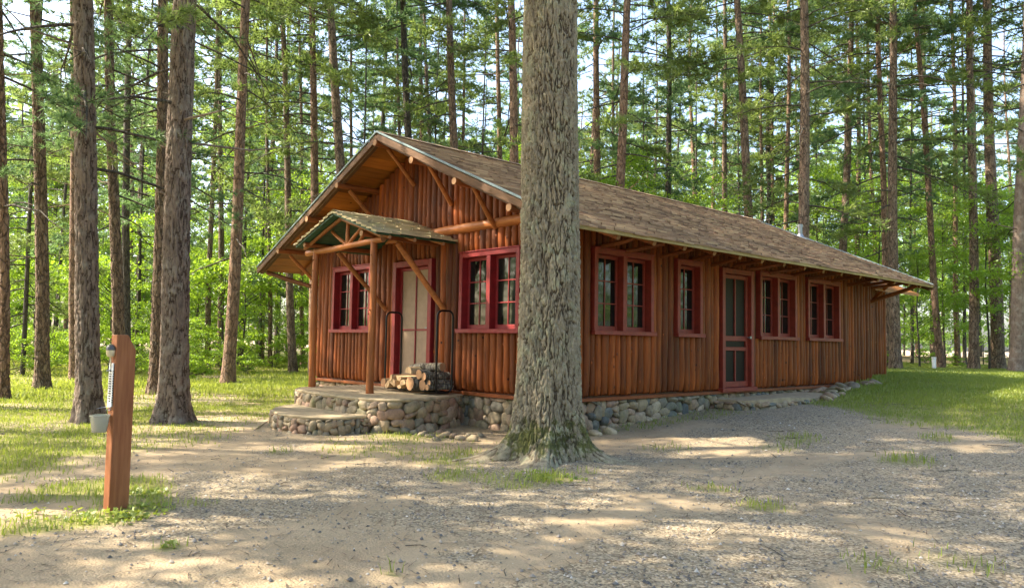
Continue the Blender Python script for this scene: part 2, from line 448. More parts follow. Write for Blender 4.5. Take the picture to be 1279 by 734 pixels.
spots = [(1130, 576, .5, .5), (955, 633, .28, .6), (212, 684, .16, .8), (1000, 548, .4, .35), (888, 610, .3, .35), (1200, 700, .35, .25), (1100, 705, .3, .3),
         (560, 592, .2, .5), (490, 715, .08, .7), (345, 565, .25, .3), (240, 628, .3, .45), (975, 560, .35, .3), (835, 560, .4, .2), (680, 597, .3, .7), (740, 590, .2, .4), (640, 605, .35, .5), (1170, 548, .3, .5)]
spotw = [(*gp(a, b), c, d) for a, b, c, d in spots]
def gmask(x, y):
    n1 = fbm(x*1.3, y*1.3, 3, 40)-.5; n2 = fbm(x*.45, y*.45, 3, 60)-.5
    def soft(P, wd, off=0): return sstep(-wd, wd, poly_sd(x, y, P)+off+n1*wd*2.4)
    m = soft(P_left, .35)*np.clip(.72+n2*1.9, 0, 1)
    d = np.hypot(x-CP[0], y-CP[1])
    m = m*np.where(d > 19, 1, np.clip(1-.6*sstep(.05, .2, n1), 0, 1))
    m = np.maximum(m, soft(P_right, .5)*np.clip(.95+n2*.6, 0, 1))
    m = np.maximum(m, soft(P_moss, .25)*np.clip(.5+n1*1.5, 0, .7))
    m = np.maximum(m, soft(P_tree, .15)*np.clip(.3+n1*1.5, 0, .6))
    m = np.maximum(m, soft(P_post, .15)*np.clip(.45+n1*2, 0, .8))
    m = np.maximum(m, soft(P_found, .12)*.25)
    for sx, sy, sr, sa in spotw:
        m = np.maximum(m, sa*(1-sstep(sr*.2, sr, np.hypot(x-sx, y-sy)+n1*sr)))
    return m
TRK = [(gp(560, 760), gp(760, 640)), (gp(760, 640), gp(1000, 575)), (gp(1000, 575), gp(1279, 552)), (gp(60, 740), gp(420, 640)), (gp(420, 640), gp(600, 600)), (gp(980, 760), gp(1120, 680))]
def gravelmask(x, y):
    n = fbm(x*.6, y*.6, 3, 70); n2 = fbm(x*2.2, y*2.2, 3, 90)
    side = sstep(-4, 5, x*.8+y*.25)
    tk = 0
    for A_, B_ in TRK:
        A_ = np.array(A_); B_ = np.array(B_); e = B_-A_; t = np.clip(((x-A_[0])*e[0]+(y-A_[1])*e[1])/(e@e), 0, 1)
        dd_ = np.hypot(x-A_[0]-t*e[0], y-A_[1]-t*e[1])+.25*(n2-.5); tk = np.maximum(tk, np.exp(-(dd_/.22)**2))
    return np.clip(-.42*tk+side*.62+(n-.5)*1.6+(n2-.5)*.8+.14, 0, 1)

# ------------------------------------------------------------------ terrain
def axis_pts(segs):
    o = []
    for a, b, st in segs: o += list(np.arange(a, b, st))
    o.append(segs[-1][1]); return np.array(o)
gx = axis_pts([(-900, -300, 60), (-300, -100, 20), (-100, -40, 5), (-40, -12, .8), (-12, -6, .12), (-6, 9, .055), (9, 16, .3), (16, 60, 2.5), (60, 300, 20), (300, 900, 60)])
gy = axis_pts([(-900, -300, 60), (-300, -60, 20), (-60, -16, 2.5), (-16, -8, .4), (-8, 6, .055), (6, 14, .12), (14, 45, .6), (45, 100, 3), (100, 300, 20), (300, 900, 60)])
X, Y = np.meshgrid(gx, gy, indexing='xy')
Z = gz(X, Y)
nearw = sstep(45, 10, np.hypot(X-CP[0], Y-CP[1])); 
Z = Z+nearw*(.022*(fbm(X*2.3, Y*2.3, 4, 21)-.5)+.012*(fbm(X*9, Y*9, 2, 33)-.5))
# soil raised round the roots of the big tree
TB = np.array([1.25, -1.41])
Z = Z+.03*np.exp(-(np.hypot(X-TB[0], Y-TB[1])/.75)**2)
nx, ny = len(gx), len(gy)
ii = np.arange(nx*ny).reshape(ny, nx)
F = np.stack([ii[:-1, :-1], ii[:-1, 1:], ii[1:, 1:], ii[1:, :-1]], -1).reshape(-1, 4)
ground = npmesh('ground', np.stack([X, Y, Z], -1).reshape(-1, 3), F, None, None, True)
tag(ground, kind='structure')
for nm, arr in (('grassy', gmask(X, Y)), ('gravelly', gravelmask(X, Y)), ('field', sstep(36, 40, Y)*sstep(-16, -11, X))):
    a = ground.data.attributes.new(nm, 'FLOAT', 'POINT'); a.data.foreach_set('value', arr.ravel().astype(np.float32))
def ground_mat():
    m, n, l, b = mat('ground_soil'); co = objco(n)
    big = noise(n, l, 1.4, 6, .65, co)
    sand = ramp(n, [(.3, (.29, .22, .14)), (.7, (.43, .335, .22))]); l.new(big.outputs[0], sand.inputs[0])
    v = n.new('ShaderNodeTexVoronoi'); v.inputs['Scale'].default_value = 64; l.new(co, v.inputs['Vector'])
    sep = n.new('ShaderNodeSeparateColor'); l.new(v.outputs['Color'], sep.inputs[0])
    gr = ramp(n, [(0, (.08, .068, .048)), (.3, (.19, .155, .11)), (.6, (.31, .255, .175)), (1, (.46, .39, .28))]); l.new(sep.outputs[0], gr.inputs[0])
    # pebbles cover only part of the sand
    v2 = n.new('ShaderNodeTexVoronoi'); v2.inputs['Scale'].default_value = 17; l.new(co, v2.inputs['Vector'])
    ga = attr(n, 'gravelly')
    fine = noise(n, l, 30, 5, .8, co)
    th = n.new('ShaderNodeMath'); th.operation = 'ADD'; l.new(ga.outputs['Fac'], th.inputs[0]); l.new(fine.outputs[0], th.inputs[1])
    rt = ramp(n, [(.72, (0, 0, 0)), (1.0, (.8, .8, .8))]); l.new(th.outputs[0], rt.inputs[0])
    dirt = ramp(n, [(.3, (.22, .175, .11)), (.7, (.38, .305, .195))]); l.new(fine.outputs[0], dirt.inputs[0])
    base = mix(n, l, sand.outputs[0], dirt.outputs[0], ga.outputs['Fac'])
    col = mix(n, l, base, gr.outputs[0], rt.outputs[0])
    grass = attr(n, 'grassy')
    gc = ramp(n, [(.3, (.14, .14, .045)), (.7, (.27, .27, .08))]); l.new(big.outputs[0], gc.inputs[0])
    gg = n.new('ShaderNodeMath'); gg.operation = 'MULTIPLY_ADD'; l.new(grass.outputs['Fac'], gg.inputs[0]); gg.inputs[1].default_value = 1.3; 
    fm = n.new('ShaderNodeMath'); fm.operation = 'MULTIPLY_ADD'; l.new(fine.outputs[0], fm.inputs[0]); fm.inputs[1].default_value = .8; fm.inputs[2].default_value = -.5
    l.new(fm.outputs[0], gg.inputs[2]); gg.use_clamp = True
    col = mix(n, l, col, gc.outputs[0], gg.outputs[0])
    fa = attr(n, 'field')
    fn = noise(n, l, .08, 4, .6, co); fc = ramp(n, [(.42, (.2, .3, .06)), (.58, (.42, .36, .24))]); l.new(fn.outputs[0], fc.inputs[0])
    col = mix(n, l, col, fc.outputs[0], fa.outputs['Fac'])
    l.new(col, b.inputs['Base Color']); b.inputs['Roughness'].default_value = .92; b.inputs['Specular IOR Level'].default_value = .25
    hb = n.new('ShaderNodeMath'); hb.operation = 'MULTIPLY_ADD'; l.new(v.outputs['Distance'], hb.inputs[0]); hb.inputs[1].default_value = -.8; l.new(fine.outputs[0], hb.inputs[2])
    bump(n, l, hb.outputs[0], b, .5, .015)
    return m
ground.data.materials.append(ground_mat())
def gzm(x, y):   # mesh height incl. small relief
    x = np.asarray(x, float); y = np.asarray(y, float)
    z = gz(x, y); nw = sstep(45, 10, np.hypot(x-CP[0], y-CP[1]))
    z = z+nw*(.022*(fbm(x*2.3, y*2.3, 4, 21)-.5)+.012*(fbm(x*9, y*9, 2, 33)-.5))
    return z+.03*np.exp(-(np.hypot(x-TB[0], y-TB[1])/.75)**2)
# ==================================================================== CABIN
W, L, ZS, ZT, EX, FO, ZE, ZR, YE = 6.685, 10.244, .912, 2.149, 1.1, .84, 2.218, 4.187, 11.0
CXR = -W/2
SL = (ZR-ZE)/(W/2+EX)
def roofz(x): return ZR-SL*abs(x-CXR)          # top of the roof
cabin = empty('log_cabin'); tag(cabin, 'long brown log cabin with red window trim, fieldstone base and brown shingle roof', 'cabin')

def clip_openings(x, z0, z1, ops, half):
    segs = [(z0, z1)]
    for (a, b, c, d) in ops:
        if x+half*.6 > a and x-half*.6 < b:
            ns = []
            for s0, s1 in segs:
                if c > s0: ns.append((s0, min(s1, c)))
                if d < s1: ns.append((max(s0, d), s1))
            segs = [k for k in ns if k[1]-k[0] > .05]
    return segs
def siding(mb, x0, x1, zfun, ops, place, z0=.045, step=.143):
    """vertical half logs; place(s, out, z) -> world point"""
    n = max(1, round((x1-x0)/step)); ws = np.array([random.uniform(.76, 1.2) for _ in range(n)]); ws *= (x1-x0)/ws.sum(); cc = x0+np.cumsum(ws)-ws/2
    for i in range(n):
        st = ws[i]; c = cc[i]; r = st*.5*random.uniform(.88, 1.0)
        segs = []
        for za, zb in (zfun(c)):
            segs += clip_openings(c, za, zb, ops, r)
        for za, zb in segs:
            tone = min(1, max(0, random.gauss(.5, .24))); na = 7; rows = max(3, int((zb-za)/.16)+1)
            ph = random.random()*6; V = []; 
            bz = za+random.uniform(-.008, .012)
            for j in range(rows+1):
                z = bz+(zb-bz)*j/rows; wob = .005*math.sin(ph+3.1*z)+.003*math.sin(ph*2+9*z); rr = r*(1+.05*math.sin(ph+5*z)+random.uniform(-.025, .025))
                if j == 0: rr *= .8
                for k in range(na):
                    a = PI*k/(na-1)
                    V.append(place(c+wob-rr*math.cos(a), .008+rr*.86*math.sin(a), z+(.03*math.sin(a) if j == 0 else 0)))
            F = []
            for j in range(rows):
                for k in range(na-1):
                    F.append((j*na+k, j*na+k+1, (j+1)*na+k+1, (j+1)*na+k))
            F.append(tuple(range(na))[::-1]); F.append(tuple(rows*na+k for k in range(na)))
            mb.add(V, F, tone)
            if random.random() < .8:   # knot stubs
                for _ in range(random.randint(1, 3)):
                    zk = random.uniform(bz+.1, zb-.05) if zb-bz > .3 else None
                    if zk is None: continue
                    a = random.uniform(.6, 2.5); pc = (c-r*math.cos(a)*.95, r*.86*math.sin(a)*.97, zk)
                    kr = random.uniform(.01, .022); VV = []
                    for q in range(6):
                        t = 2*PI*q/6; VV.append(place(pc[0]+kr*math.cos(t), pc[1]+.008, pc[2]+kr*1.2*math.sin(t)))
                    VV.append(place(pc[0]-.006*math.cos(a), pc[1]+.02, pc[2]))
                    mb.add(VV, [(q, (q+1) % 6, 6) for q in range(6)], random.choice((.05, .15, .9)))
front_pl = lambda s, o, z: (s, -o, z)
right_pl = lambda s, o, z: (o, s, z)
OPF = [(-6.02, -4.63, ZS, ZT), (-2.05, -.66, ZS, ZT), (-3.92, -2.78, -.2, 2.13)]
OPR = [(.684, 2.077, ZS, ZT), (2.698, 3.41, ZS, ZT), (4.016, 5.043, -.02, 2.13), (5.267, 6.658, ZS, ZT), (7.119, 8.571, ZS, ZT)]
# front wall
mb = MB(); siding(mb, -W+.0, -.02, lambda c: [(.012, 2.50), (2.60, max(2.62, roofz(c)-.1))], OPF, front_pl)
fw = mb.build('front_wall_siding', MT['siding'], cabin, smooth=50)
fw.name = 'front_wall'
def wall_panel(name, x0, x1, z0, ztop, ops, place, m, parent):
    """thin backing wall behind the half logs, with true openings"""
    mb = MB(); xs = sorted(set([x0, x1]+[k for o in ops for k in o[:2]]+([CXR] if x0 < CXR < x1 and name != 'b' else [])))
    for a, b in zip(xs[:-1], xs[1:]):
        mid = (a+b)/2; segs = [(z0, None)]
        for o in ops:
            if o[0] < mid < o[1]: segs = ([(z0, o[2])] if o[2] > z0 else [])+[(o[3], None)]
        for s0, s1 in segs:
            ta, tb = (ztop(a), ztop(b)) if s1 is None else (s1, s1)
            V = [place(a, 0, s0), place(b, 0, s0), place(b, 0, tb), place(a, 0, ta), place(a, -.06, s0), place(b, -.06, s0), place(b, -.06, tb), place(a, -.06, ta)]
            mb.add(V, [(0, 1, 2, 3), (7, 6, 5, 4), (0, 4, 5, 1), (3, 2, 6, 7), (0, 3, 7, 4), (1, 5, 6, 2)], .5)
    return mb.build(name, m, parent)
wall_panel('wall_backing', -W, 0, -.02, lambda x: roofz(x)-.09, OPF, front_pl, MT['siding_dark'], cabin)
mb = MB(); siding(mb, .0, L, lambda c: [(.012, roofz(0)-.1)], OPR, right_pl)
mb.build('side_wall', MT['siding'], cabin, smooth=50)
wall_panel('wall_backing', 0.061, L, -.02, lambda x: roofz(0)-.1, OPR, right_pl, MT['siding_dark'], cabin)
# far and left walls
mb = MB(); siding(mb, 0, L, lambda c: [(.012, roofz(0)-.1)], [], lambda s, o, z: (-W-o, s, z), step=.14); mb.build('side_wall', MT['siding'], cabin, smooth=50)
wall_panel('wall_backing', 0.061, L-.061, -.02, lambda x: roofz(0)-.1, [], lambda s, o, z: (-W-o, s, z), MT['siding_dark'], cabin)
mb = MB(); siding(mb, -W, 0, lambda c: [(.045, roofz(c)-.1)], [], lambda s, o, z: (s, L+o, z), step=.14); mb.build('rear_wall', MT['siding'], cabin, smooth=50)
wall_panel('wall_backing', -W, 0, -.02, lambda x: roofz(x)-.09, [], lambda s, o, z: (s, L+o, z), MT['siding_dark'], cabin)
# sill boards under the log ends, corner log, belt log
mb = MB()
mb.b(-W-.07, .075, -.08, -.004, -.05, .0, tone=.55); mb.build('sill_board', MT['sill_board'], cabin)
mb = MB(); mb.b(-.004, .08, -.076, L+.07, -.05, -.002, tone=.55); mb.build('sill_board', MT['sill_board'], cabin)
mb = MB(); mb.log((.03, -.03, .0), (.03, -.03, 2.6), .062, .058, tone=.55); mb.build('corner_log', MT['siding'], cabin, smooth=50)
mb = MB(); mb.log((-W-.1, -.045, 2.555), (.1, -.045, 2.555), .066, .082, tone=.9); mb.build('belt_log', MT['beam_x'], cabin, smooth=50)
# rear extension (set in a little from the side wall, lower roof)
mb = MB(); EXT = 12.33
siding(mb, L+.06, EXT, lambda c: [(.07, 2.35)], [], lambda s, o, z: (-.5+o, s, z), step=.14)
siding(mb, -W+.5, -.5, lambda c: [(.07, 2.35)], [], lambda s, o, z: (s, EXT+o, z), step=.14)
mb.b(-W+.5, -.5, L+.1, EXT, -.1, 2.55, tone=.2)
mb.build('extension_wall', MT['siding'], cabin, smooth=50)
mb = MB()
ey0, ey1, exx, ez0 = L+.05, 12.95, .12, 2.10
for sgn in (1, -1):
    xa = CXR+sgn*(exx-CXR); zr2 = ez0+SL*(exx-CXR)
    V = [(xa, ey0, ez0), (xa, ey1, ez0), (CXR, ey1, zr2), (CXR, ey0, zr2)]; V += [(a, b, c+.07) for a, b, c in V]
    mb.add(V, [(3, 2, 1, 0), (4, 5, 6, 7), (0, 1, 5, 4), (1, 2, 6, 5), (0, 4, 7, 3)], .6)
mb.build('extension_roof', MT['plank'], cabin)
mb = MB()
for (za, xa, xb, zb) in ((2.30, .02, -.45, 1.86),):
    mb.log((.55, L+.1, 2.36), (-.44, L+1.1, 1.87), .04)
mb.build('knee_brace', MT['beam_y'], cabin, smooth=50)

# ---- windows
def window(x0, x1, place, red, nsash, parent):
    """place(s, out, z): box corners are mapped through it"""
    def bb(mb, a, b, o0, o1, z0, z1, bev=.004, tone=None):
        p = np.array(place(a, o0, z0)); q = np.array(place(b, o1, z1)); mb.b(min(p[0], q[0]), max(p[0], q[0]), min(p[1], q[1]), max(p[1], q[1]), z0, z1, bev=bev, tone=.5 if tone is None else tone)
    fr = MB(); t = .075
    bb(fr, x0, x0+t, -.1, .098, ZS+.05, ZT); bb(fr, x1-t, x1, -.1, .098, ZS+.05, ZT)
    bb(fr, x0+t, x1-t, -.1, .096, ZT-t, ZT)
    bb(fr, x0-.03, x1+.03, .07, .135, ZS-.01, ZS+.052)          # projecting sill
    bb(fr, x0+.001, x1-.001, -.1, .07, ZS+.0, ZS+.05)
    bb(fr, x0-.012, x1+.012, .0, .112, ZT+.001, ZT+.02)
    if nsash == 2:
        xm = (x0+x1)/2; bb(fr, xm-.045, xm+.045, -.1, .09, ZS+.05, ZT-t)
        spans = [(x0+t, xm-.045), (xm+.045, x1-t)]
    else: spans = [(x0+t, x1-t)]
    f = fr.build('window', red, parent)
    for a, b in spans:
        s = MB(); k = .05
        z0, z1 = ZS+.05, ZT-t
        bb(s, a+.002, a+k, -.06, -.02, z0+.002, z1-.002); bb(s, b-k, b-.002, -.06, -.02, z0+.002, z1-.002)
        bb(s, a+k, b-k, -.06, -.02, z1-k, z1-.002); bb(s, a+k, b-k, -.06, -.02, z0+.002, z0+k+.02)
        zz0, zz1 = z0+k+.02, z1-k; c = (a+b)/2
        bb(s, c-.009, c+.009, -.052, -.026, zz0, zz1, bev=.002)
        for i in (1, 2):
            z = zz0+(zz1-zz0)*i/3; bb(s, a+k, b-k, -.051, -.028, z-.009, z+.009, bev=.002)
        s.build('sash', red, f)
        g = MB(); bb(g, a+k-.002, b-k+.002, -.046, -.040, zz0-.002, zz1+.002, bev=0)
        g.build('pane', MT['glass'], f)
    return f
for a, b, c, d in OPF[:2]: window(a, b, front_pl, MT['red'], 2, cabin)
for k, (a, b, c, d) in enumerate(OPR):
    if k == 2: continue
    window(a, b, right_pl, MT['red2'], 1 if k == 1 else 2, cabin)
# ---- doors
def fb(mb, a, b, o0, o1, z0, z1, bev=.004): mb.b(a, b, -o1, -o0, z0, z1, tone=.5, bev=bev)
mb = MB(); x0, x1 = -3.92, -2.78
fb(mb, x0, x0+.1, -.1, .095, -.035, 2.13); fb(mb, x1-.1, x1, -.1, .095, -.035, 2.13); fb(mb, x0+.1, x1-.1, -.1, .093, 2.03, 2.13)
fb(mb, x0+.1, x1-.1, -.1, .06, -.035, .0)
dr = mb.build('front_door', MT['red'], cabin)
mb = MB(); a, b = x0+.1, x1-.1; xm = (a+b)/2
fb(mb, a+.003, a+.055, -.04, .0, .01, 2.02); fb(mb, b-.055, b-.003, -.04, .0, .01, 2.02); fb(mb, a+.055, b-.055, -.04, -.001, 1.97, 2.02); fb(mb, a+.055, b-.055, -.04, -.001, .01, .09)
fb(mb, xm-.014, xm+.014, -.034, -.004, .09, 1.97); fb(mb, a+.055, b-.055, -.036, -.006, .94, .97)
sd_ = mb.build('screen_frame', MT['red'], dr)
mb = MB(); fb(mb, a+.055, b-.055, -.03, -.024, .09, 1.97, bev=0); mb.build('screen_panel', MT['screen'], dr)
mb = MB(); mb.tube([(b-.03, -.01, .99), (b-.03, .0-.05, .99)], .012, 8); mb.tube([(b-.03, -.05, .99), (b-.10, -.055, .985)], .012, 8); mb.tube([(b-.045, -.0, .99), (b-.045, -.01, .99)], .03, 10)
mb.build('handle', MT['galv'], dr, smooth=40)
def rb(mb, a, b, o0, o1, z0, z1, bev=.004): mb.b(o0, o1, a, b, z0, z1, tone=.5, bev=bev)
mb = MB(); x0, x1 = 4.016, 5.043
rb(mb, x0, x0+.09, -.1, .095, .05, 2.13); rb(mb, x1-.09, x1, -.1, .095, .05, 2.13); rb(mb, x0+.09, x1-.09, -.1, .093, 2.04, 2.13); rb(mb, x0-.05, x1+.05, -.1, .13, -.02, .049)
dr = mb.build('side_door', MT['red2'], cabin)
mb = MB(); a, b = x0+.09, x1-.09; xm = (a+b)/2; k = .085
rb(mb, a+.003, a+k, -.02, .03, .055, 2.03); rb(mb, b-k, b-.003, -.02, .03, .055, 2.03)
for z0, z1 in ((1.96, 2.03), (.86, .95), (.69, .755), (.055, .15)): rb(mb, a+k, b-k, -.02, .028, z0, z1)
rb(mb, xm-.016, xm+.016, -.015, .025, .95, 1.96); rb(mb, xm-.016, xm+.016, -.015, .025, .15, .69)
mb.build('screen_frame', MT['red2'], dr)
mb = MB(); rb(mb, a+k, b-k, -.006, .0, .15, 1.96, bev=0); mb.build('screen_panel', MT['dscreen'], dr)
mb = MB(); mb.tube([(.03, b-.04, .93), (.09, b-.04, .93)], .01, 8); mb.tube([(.075, b-.04, .93), (.105, b-.04, .93)], .026, 12)
mb.build('handle', MT['galv'], dr, smooth=40)

# ---- roof (shingle courses as real steps)
def roof_side(mb, xr, xe, y0, y1, ztop, course=.125, th=.02, tones=None):
    sgn = 1 if xe > xr else -1; run = abs(xe-xr); n = int(run/(course*math.cos(math.atan(SL))))
    for i in range(n):
        a = run*i/n; b = run*(i+1)/n+.012
        y = y0; off = random.random()*.2
        while y < y1-1e-6:
            wdt = random.choice((.16, .2, .24, .3)); ye = min(y1, y+wdt+(off if y == y0 else 0))
            za = ztop(xr+sgn*a)-.004; zb = ztop(xr+sgn*b)+th*random.uniform(.7, 1.3)
            xa = xr+sgn*a; xb = xr+sgn*(b+random.uniform(-.008, .008))
            V = [(xa, y, za), (xa, ye-.003, za), (xb, ye-.003, zb), (xb, y, zb), (xb, y, zb-.025), (xb, ye-.003, zb-.025)]
            F = [(0, 3, 2, 1), (3, 4, 5, 2)] if sgn > 0 else [(0, 1, 2, 3), (3, 2, 5, 4)]
            mb.add(V, F, min(1, max(0, random.gauss(.5, .25))))
            y = ye
mb = MB()
roof_side(mb, CXR, EX+.02, -FO-.01, YE+.01, roofz); roof_side(mb, CXR, -W-EX-.02, -FO-.01, YE+.01, roofz)
# ridge caps
y = -FO-.01
while y < YE:
    for sg in (-1, 1):
        zt = roofz(CXR)+.03; V = [(CXR, y, zt), (CXR, y+.28, zt+.004), (CXR+sg*.15, y+.28, zt-.15*SL+.004), (CXR+sg*.15, y, zt-.15*SL)]
        mb.add(V, [(0, 1, 2, 3) if sg < 0 else (3, 2, 1, 0)])
    y += .2
roof = mb.build('roof', MT['shingle'], cabin)
mb = MB()
for sg in (1, -1):
    nb = 17; ridge_run = W/2+EX
    for i in range(nb):
        a = ridge_run*i/nb; b = ridge_run*(i+1)/nb-.006
        xa, xb = CXR+sg*a, CXR+sg*b
        V = []
        for dz in (-.055, -.018):
            V += [(xa, -FO+.02, ZR-SL*a+dz), (xa, YE-.02, ZR-SL*a+dz), (xb, YE-.02, ZR-SL*b+dz), (xb, -FO+.02, ZR-SL*b+dz)]
        mb.add(V, [(0, 1, 2, 3), (7, 6, 5, 4), (0, 3, 7, 4), (1, 5, 6, 2), (2, 6, 7, 3), (0, 4, 5, 1)])
mb.build('soffit', MT['plank'], roof)
def slab_along(mb, p, q, w_, h_, tone=.5):
    p = np.array(p, float); q = np.array(q, float); d = q-p; Ln = np.linalg.norm(d); d /= Ln
    yv = np.array([0, 1., 0]) if abs(d[1]) < .9 else np.array([1., 0, 0]); z = np.cross(d, yv); z /= np.linalg.norm(z); z = z if z[2] > 0 else -z
    mb.box((p+q)/2, (Ln, w_, h_), np.stack([d, np.cross(z, d), z], 1), tone, bev=.004)
for yy, sgnn in ((-FO, -1), (YE, 1)):
    for sg in (1, -1):
        xe = CXR+sg*(W/2+EX); mb = MB()   # rake board, two stacked
        slab_along(mb, (CXR, yy, ZR-.075), (xe, yy, ZE-.075), .045, .1, .6)
        slab_along(mb, (CXR, yy-sgnn*.055, ZR-.115), (xe-sg*.05, yy-sgnn*.055, ZE-.09), .07, .09, .35)
        mb.build('rake_board', MT['fascia'], roof)
for yy in (-FO-.03, YE+.03):
    for sg in (1, -1):
        xe = CXR+sg*(W/2+EX)
        mb = MB(); slab_along(mb, (CXR, yy, ZR+.012), (xe, yy, ZE+.012), .02, .032, .5); mb.build('drip_edge', MT['drip'], roof)
for sg in (1, -1):
    mb = MB(); xe = CXR+sg*(W/2+EX); mb.b(xe-.012, xe+.014, -FO+.02, YE-.02, ZE-.062, ZE-.004, tone=.6); mb.build('eave_board', MT['eave_trim'], roof)
# vent pipe
mb = MB(); vx, vy = -2.1, 11.0-1.3
vp = on(1003, 303, 0, -2.2)
vx, vy = -1.85, 10.65; vz = roofz(vx)
mb.tube([(vx, vy, vz-.1), (vx, vy, vz+.31)], .055, 16); mb.tube([(vx, vy, vz+.26), (vx, vy, vz+.33)], .068, 16)
mb.build('vent_pipe', MT['galv'], roof, smooth=40)
mb = MB(); slab_along(mb, (vx-.16, vy, roofz(vx-.16)+.03), (vx+.24, vy, roofz(vx+.24)+.03), .34, .012); mb.tube([(vx, vy, vz), (vx, vy, vz+.09)], [.1, .06], 16)
mb.build('vent_flashing', MT['galv'], roof)
# rafter tails and struts on both sides
tails = [.1, .83, 1.54, 2.33, 3.02, 3.71, 4.42, 5.15, 5.85, 6.6, 7.4, 8.2, 9.06, 9.77, 10.5]
for sg in (1, -1):
    for y in tails:
        X_ = lambda x: x if sg > 0 else -W-x
        yy = y+random.uniform(-.04, .04); mb = MB()
        mb.log((X_(1.02), yy, roofz(1.02)-.105), (X_(-.1), yy, roofz(-.1)-.115), .042, .05, n=10, tone=.45, cap_mi=1)
        mb.build('rafter_tail', [MT['beam_y'], MT['endgrain']], cabin, smooth=50)
        if sg > 0 and y > .5:
            mb = MB(); dy = random.uniform(-.25, .1)
            mb.log((.66, yy, roofz(.66)-.17), (.03, yy+dy, 2.16+random.uniform(-.03, .03)), .03, .036, n=8, tone=.4)
            mb.build('strut', MT['beam_y'], cabin, smooth=50)
mb = MB(); mb.log((.99, 10.35, 2.17), (.02, 10.2, 1.82), .045, n=10, tone=.3); mb.build('knee_brace', MT['beam_y'], cabin, smooth=50)
# purlins and knee braces in the gable
for k, px in enumerate((-3.34, -2.29, -4.55, -1.2, -5.63, -.02, -6.78)):
    zz = roofz(px)-.135; mb = MB()
    zz -= .045; mb.log((px, -.90, zz), (px, .05, zz), .052, .056, n=12, tone=.5, cap_mi=1)
    mb.build('purlin', [MT['beam_y'], MT['endgrain']], cabin, smooth=50)
    if abs(px+.02) > .1:
        lean = -.06 if px > -3.4 else .1
        mb = MB(); mb.log((px+(.12 if px > -3 else 0), -.64, zz-.06), (px+lean*.4, -.07, zz-.58), .034, .04, n=10, tone=.75, bend=.006)
        mb.build('knee_brace', MT['beam_x'], cabin, smooth=50)
mb = MB(); mb.log((-W-.95, -.7, 2.12), (-W+.0, -.06, 1.80), .045, n=10); mb.build('knee_brace', MT['beam_x'], cabin, smooth=50)

# ---- stonework
def stone(mb, c, rad, nrm, tone=None, sq=.75, sub=None):
    """rounded cobble; rad = (along, out, up)"""
    nu, nv = 10, 7; V = []; nrm = np.array(nrm, float); nrm /= np.linalg.norm(nrm)
    t = np.array([-nrm[1], nrm[0], 0]); u = np.array([0, 0, 1.]); rot = random.uniform(-.5, .5)
    t2 = t*math.cos(rot)+u*math.sin(rot); u2 = u*math.cos(rot)-t*math.sin(rot); ph = [random.random()*6 for _ in range(6)]
    pw = lambda q: math.copysign(abs(q)**sq, q)
    for i in range(nv+1):
        la = -PI/2+PI*i/nv
        for j in range(nu):
            lo = 2*PI*j/nu
            x = pw(math.cos(la)*math.cos(lo)); y = pw(math.cos(la)*math.sin(lo)); z = pw(math.sin(la))
            k = 1+.1*math.sin(ph[0]+2.3*x+1.7*y)+.1*math.sin(ph[1]+2.9*y+2*z)+.06*math.sin(ph[2]+4*z+3*x)
            V.append(np.array(c)+t2*rad[0]*x*k+u2*rad[2]*y*k+nrm*rad[1]*z*k)
    F = []
    for i in range(nv):
        for j in range(nu):
            j2 = (j+1) % nu; F.append((i*nu+j, i*nu+j2, (i+1)*nu+j2, (i+1)*nu+j))
    mb.add(V, F, tone)
def stone_wall(mb, path, zbot, ztop, size=.13, out=.05, tones=(0, 1), rowh=None):
    """path: list of xy; outward normal is to the right of the walking direction"""
    P = [np.array(p, float) for p in path]; seglen = [np.linalg.norm(b-a) for a, b in zip(P[:-1], P[1:])]; tot = sum(seglen)
    def pt(s):
        for a, b, l_ in zip(P[:-1], P[1:], seglen):
            if s <= l_: 
                d = (b-a)/l_; return a+d*s, np.array([d[1], -d[0], 0])
            s -= l_
        d = (P[-1]-P[-2])/seglen[-1]; return P[-1], np.array([d[1], -d[0], 0])
    s0 = 0; 
    while s0 < tot:
        # column-free packing: walk in s, stack in z with jitter
        q, nn = pt(s0); zb = zbot(q[0], q[1]) if callable(zbot) else zbot; zt = ztop; wcol = size*random.uniform(.55, 1.4)
        z = zb-random.uniform(0, .05)
        while z < zt-.02:
            h = min(size*random.uniform(.4, 1.2), max(zt-z, .03))
            qq, nn = pt(min(tot, max(0, s0+wcol/2+random.uniform(-.25, .25)*size)))
            ww = wcol*random.uniform(.85, 1.25)
            stone(mb, (qq[0], qq[1], z+h/2), (ww*.53, out*random.uniform(.8, 1.5), h*.56), nn, random.uniform(*tones))
            z += h*.94
        s0 += wcol*.93
gfl = lambda x, y: float(gz(x, y))-.06
mb = MB(); stone_wall(mb, [(-W+0.02, L), (-W, 0)], gfl, -.065, .2, .05); mb.build('foundation', MT['stone'], cabin, smooth=True)
mb = MB(); stone_wall(mb, [(-W-.02, 0.02), (0.0, 0.02)], gfl, -.05, .19, .05); stone_wall(mb, [(0.0, 0.02), (0.0, L+.05)], gfl, -.05, .19, .055)
fd = mb.build('foundation', MT['stone'], cabin, smooth=True)
mb = MB(); mb.b(-W+.02, -.02, .03, L, -.8, -.03, tone=.5, bev=0); mb.b(-W+.52, -.52, L+.01, EXT-.02, -.8, .04, tone=.5, bev=0); mb.build('foundation_core', MT['foundation_core'], fd)
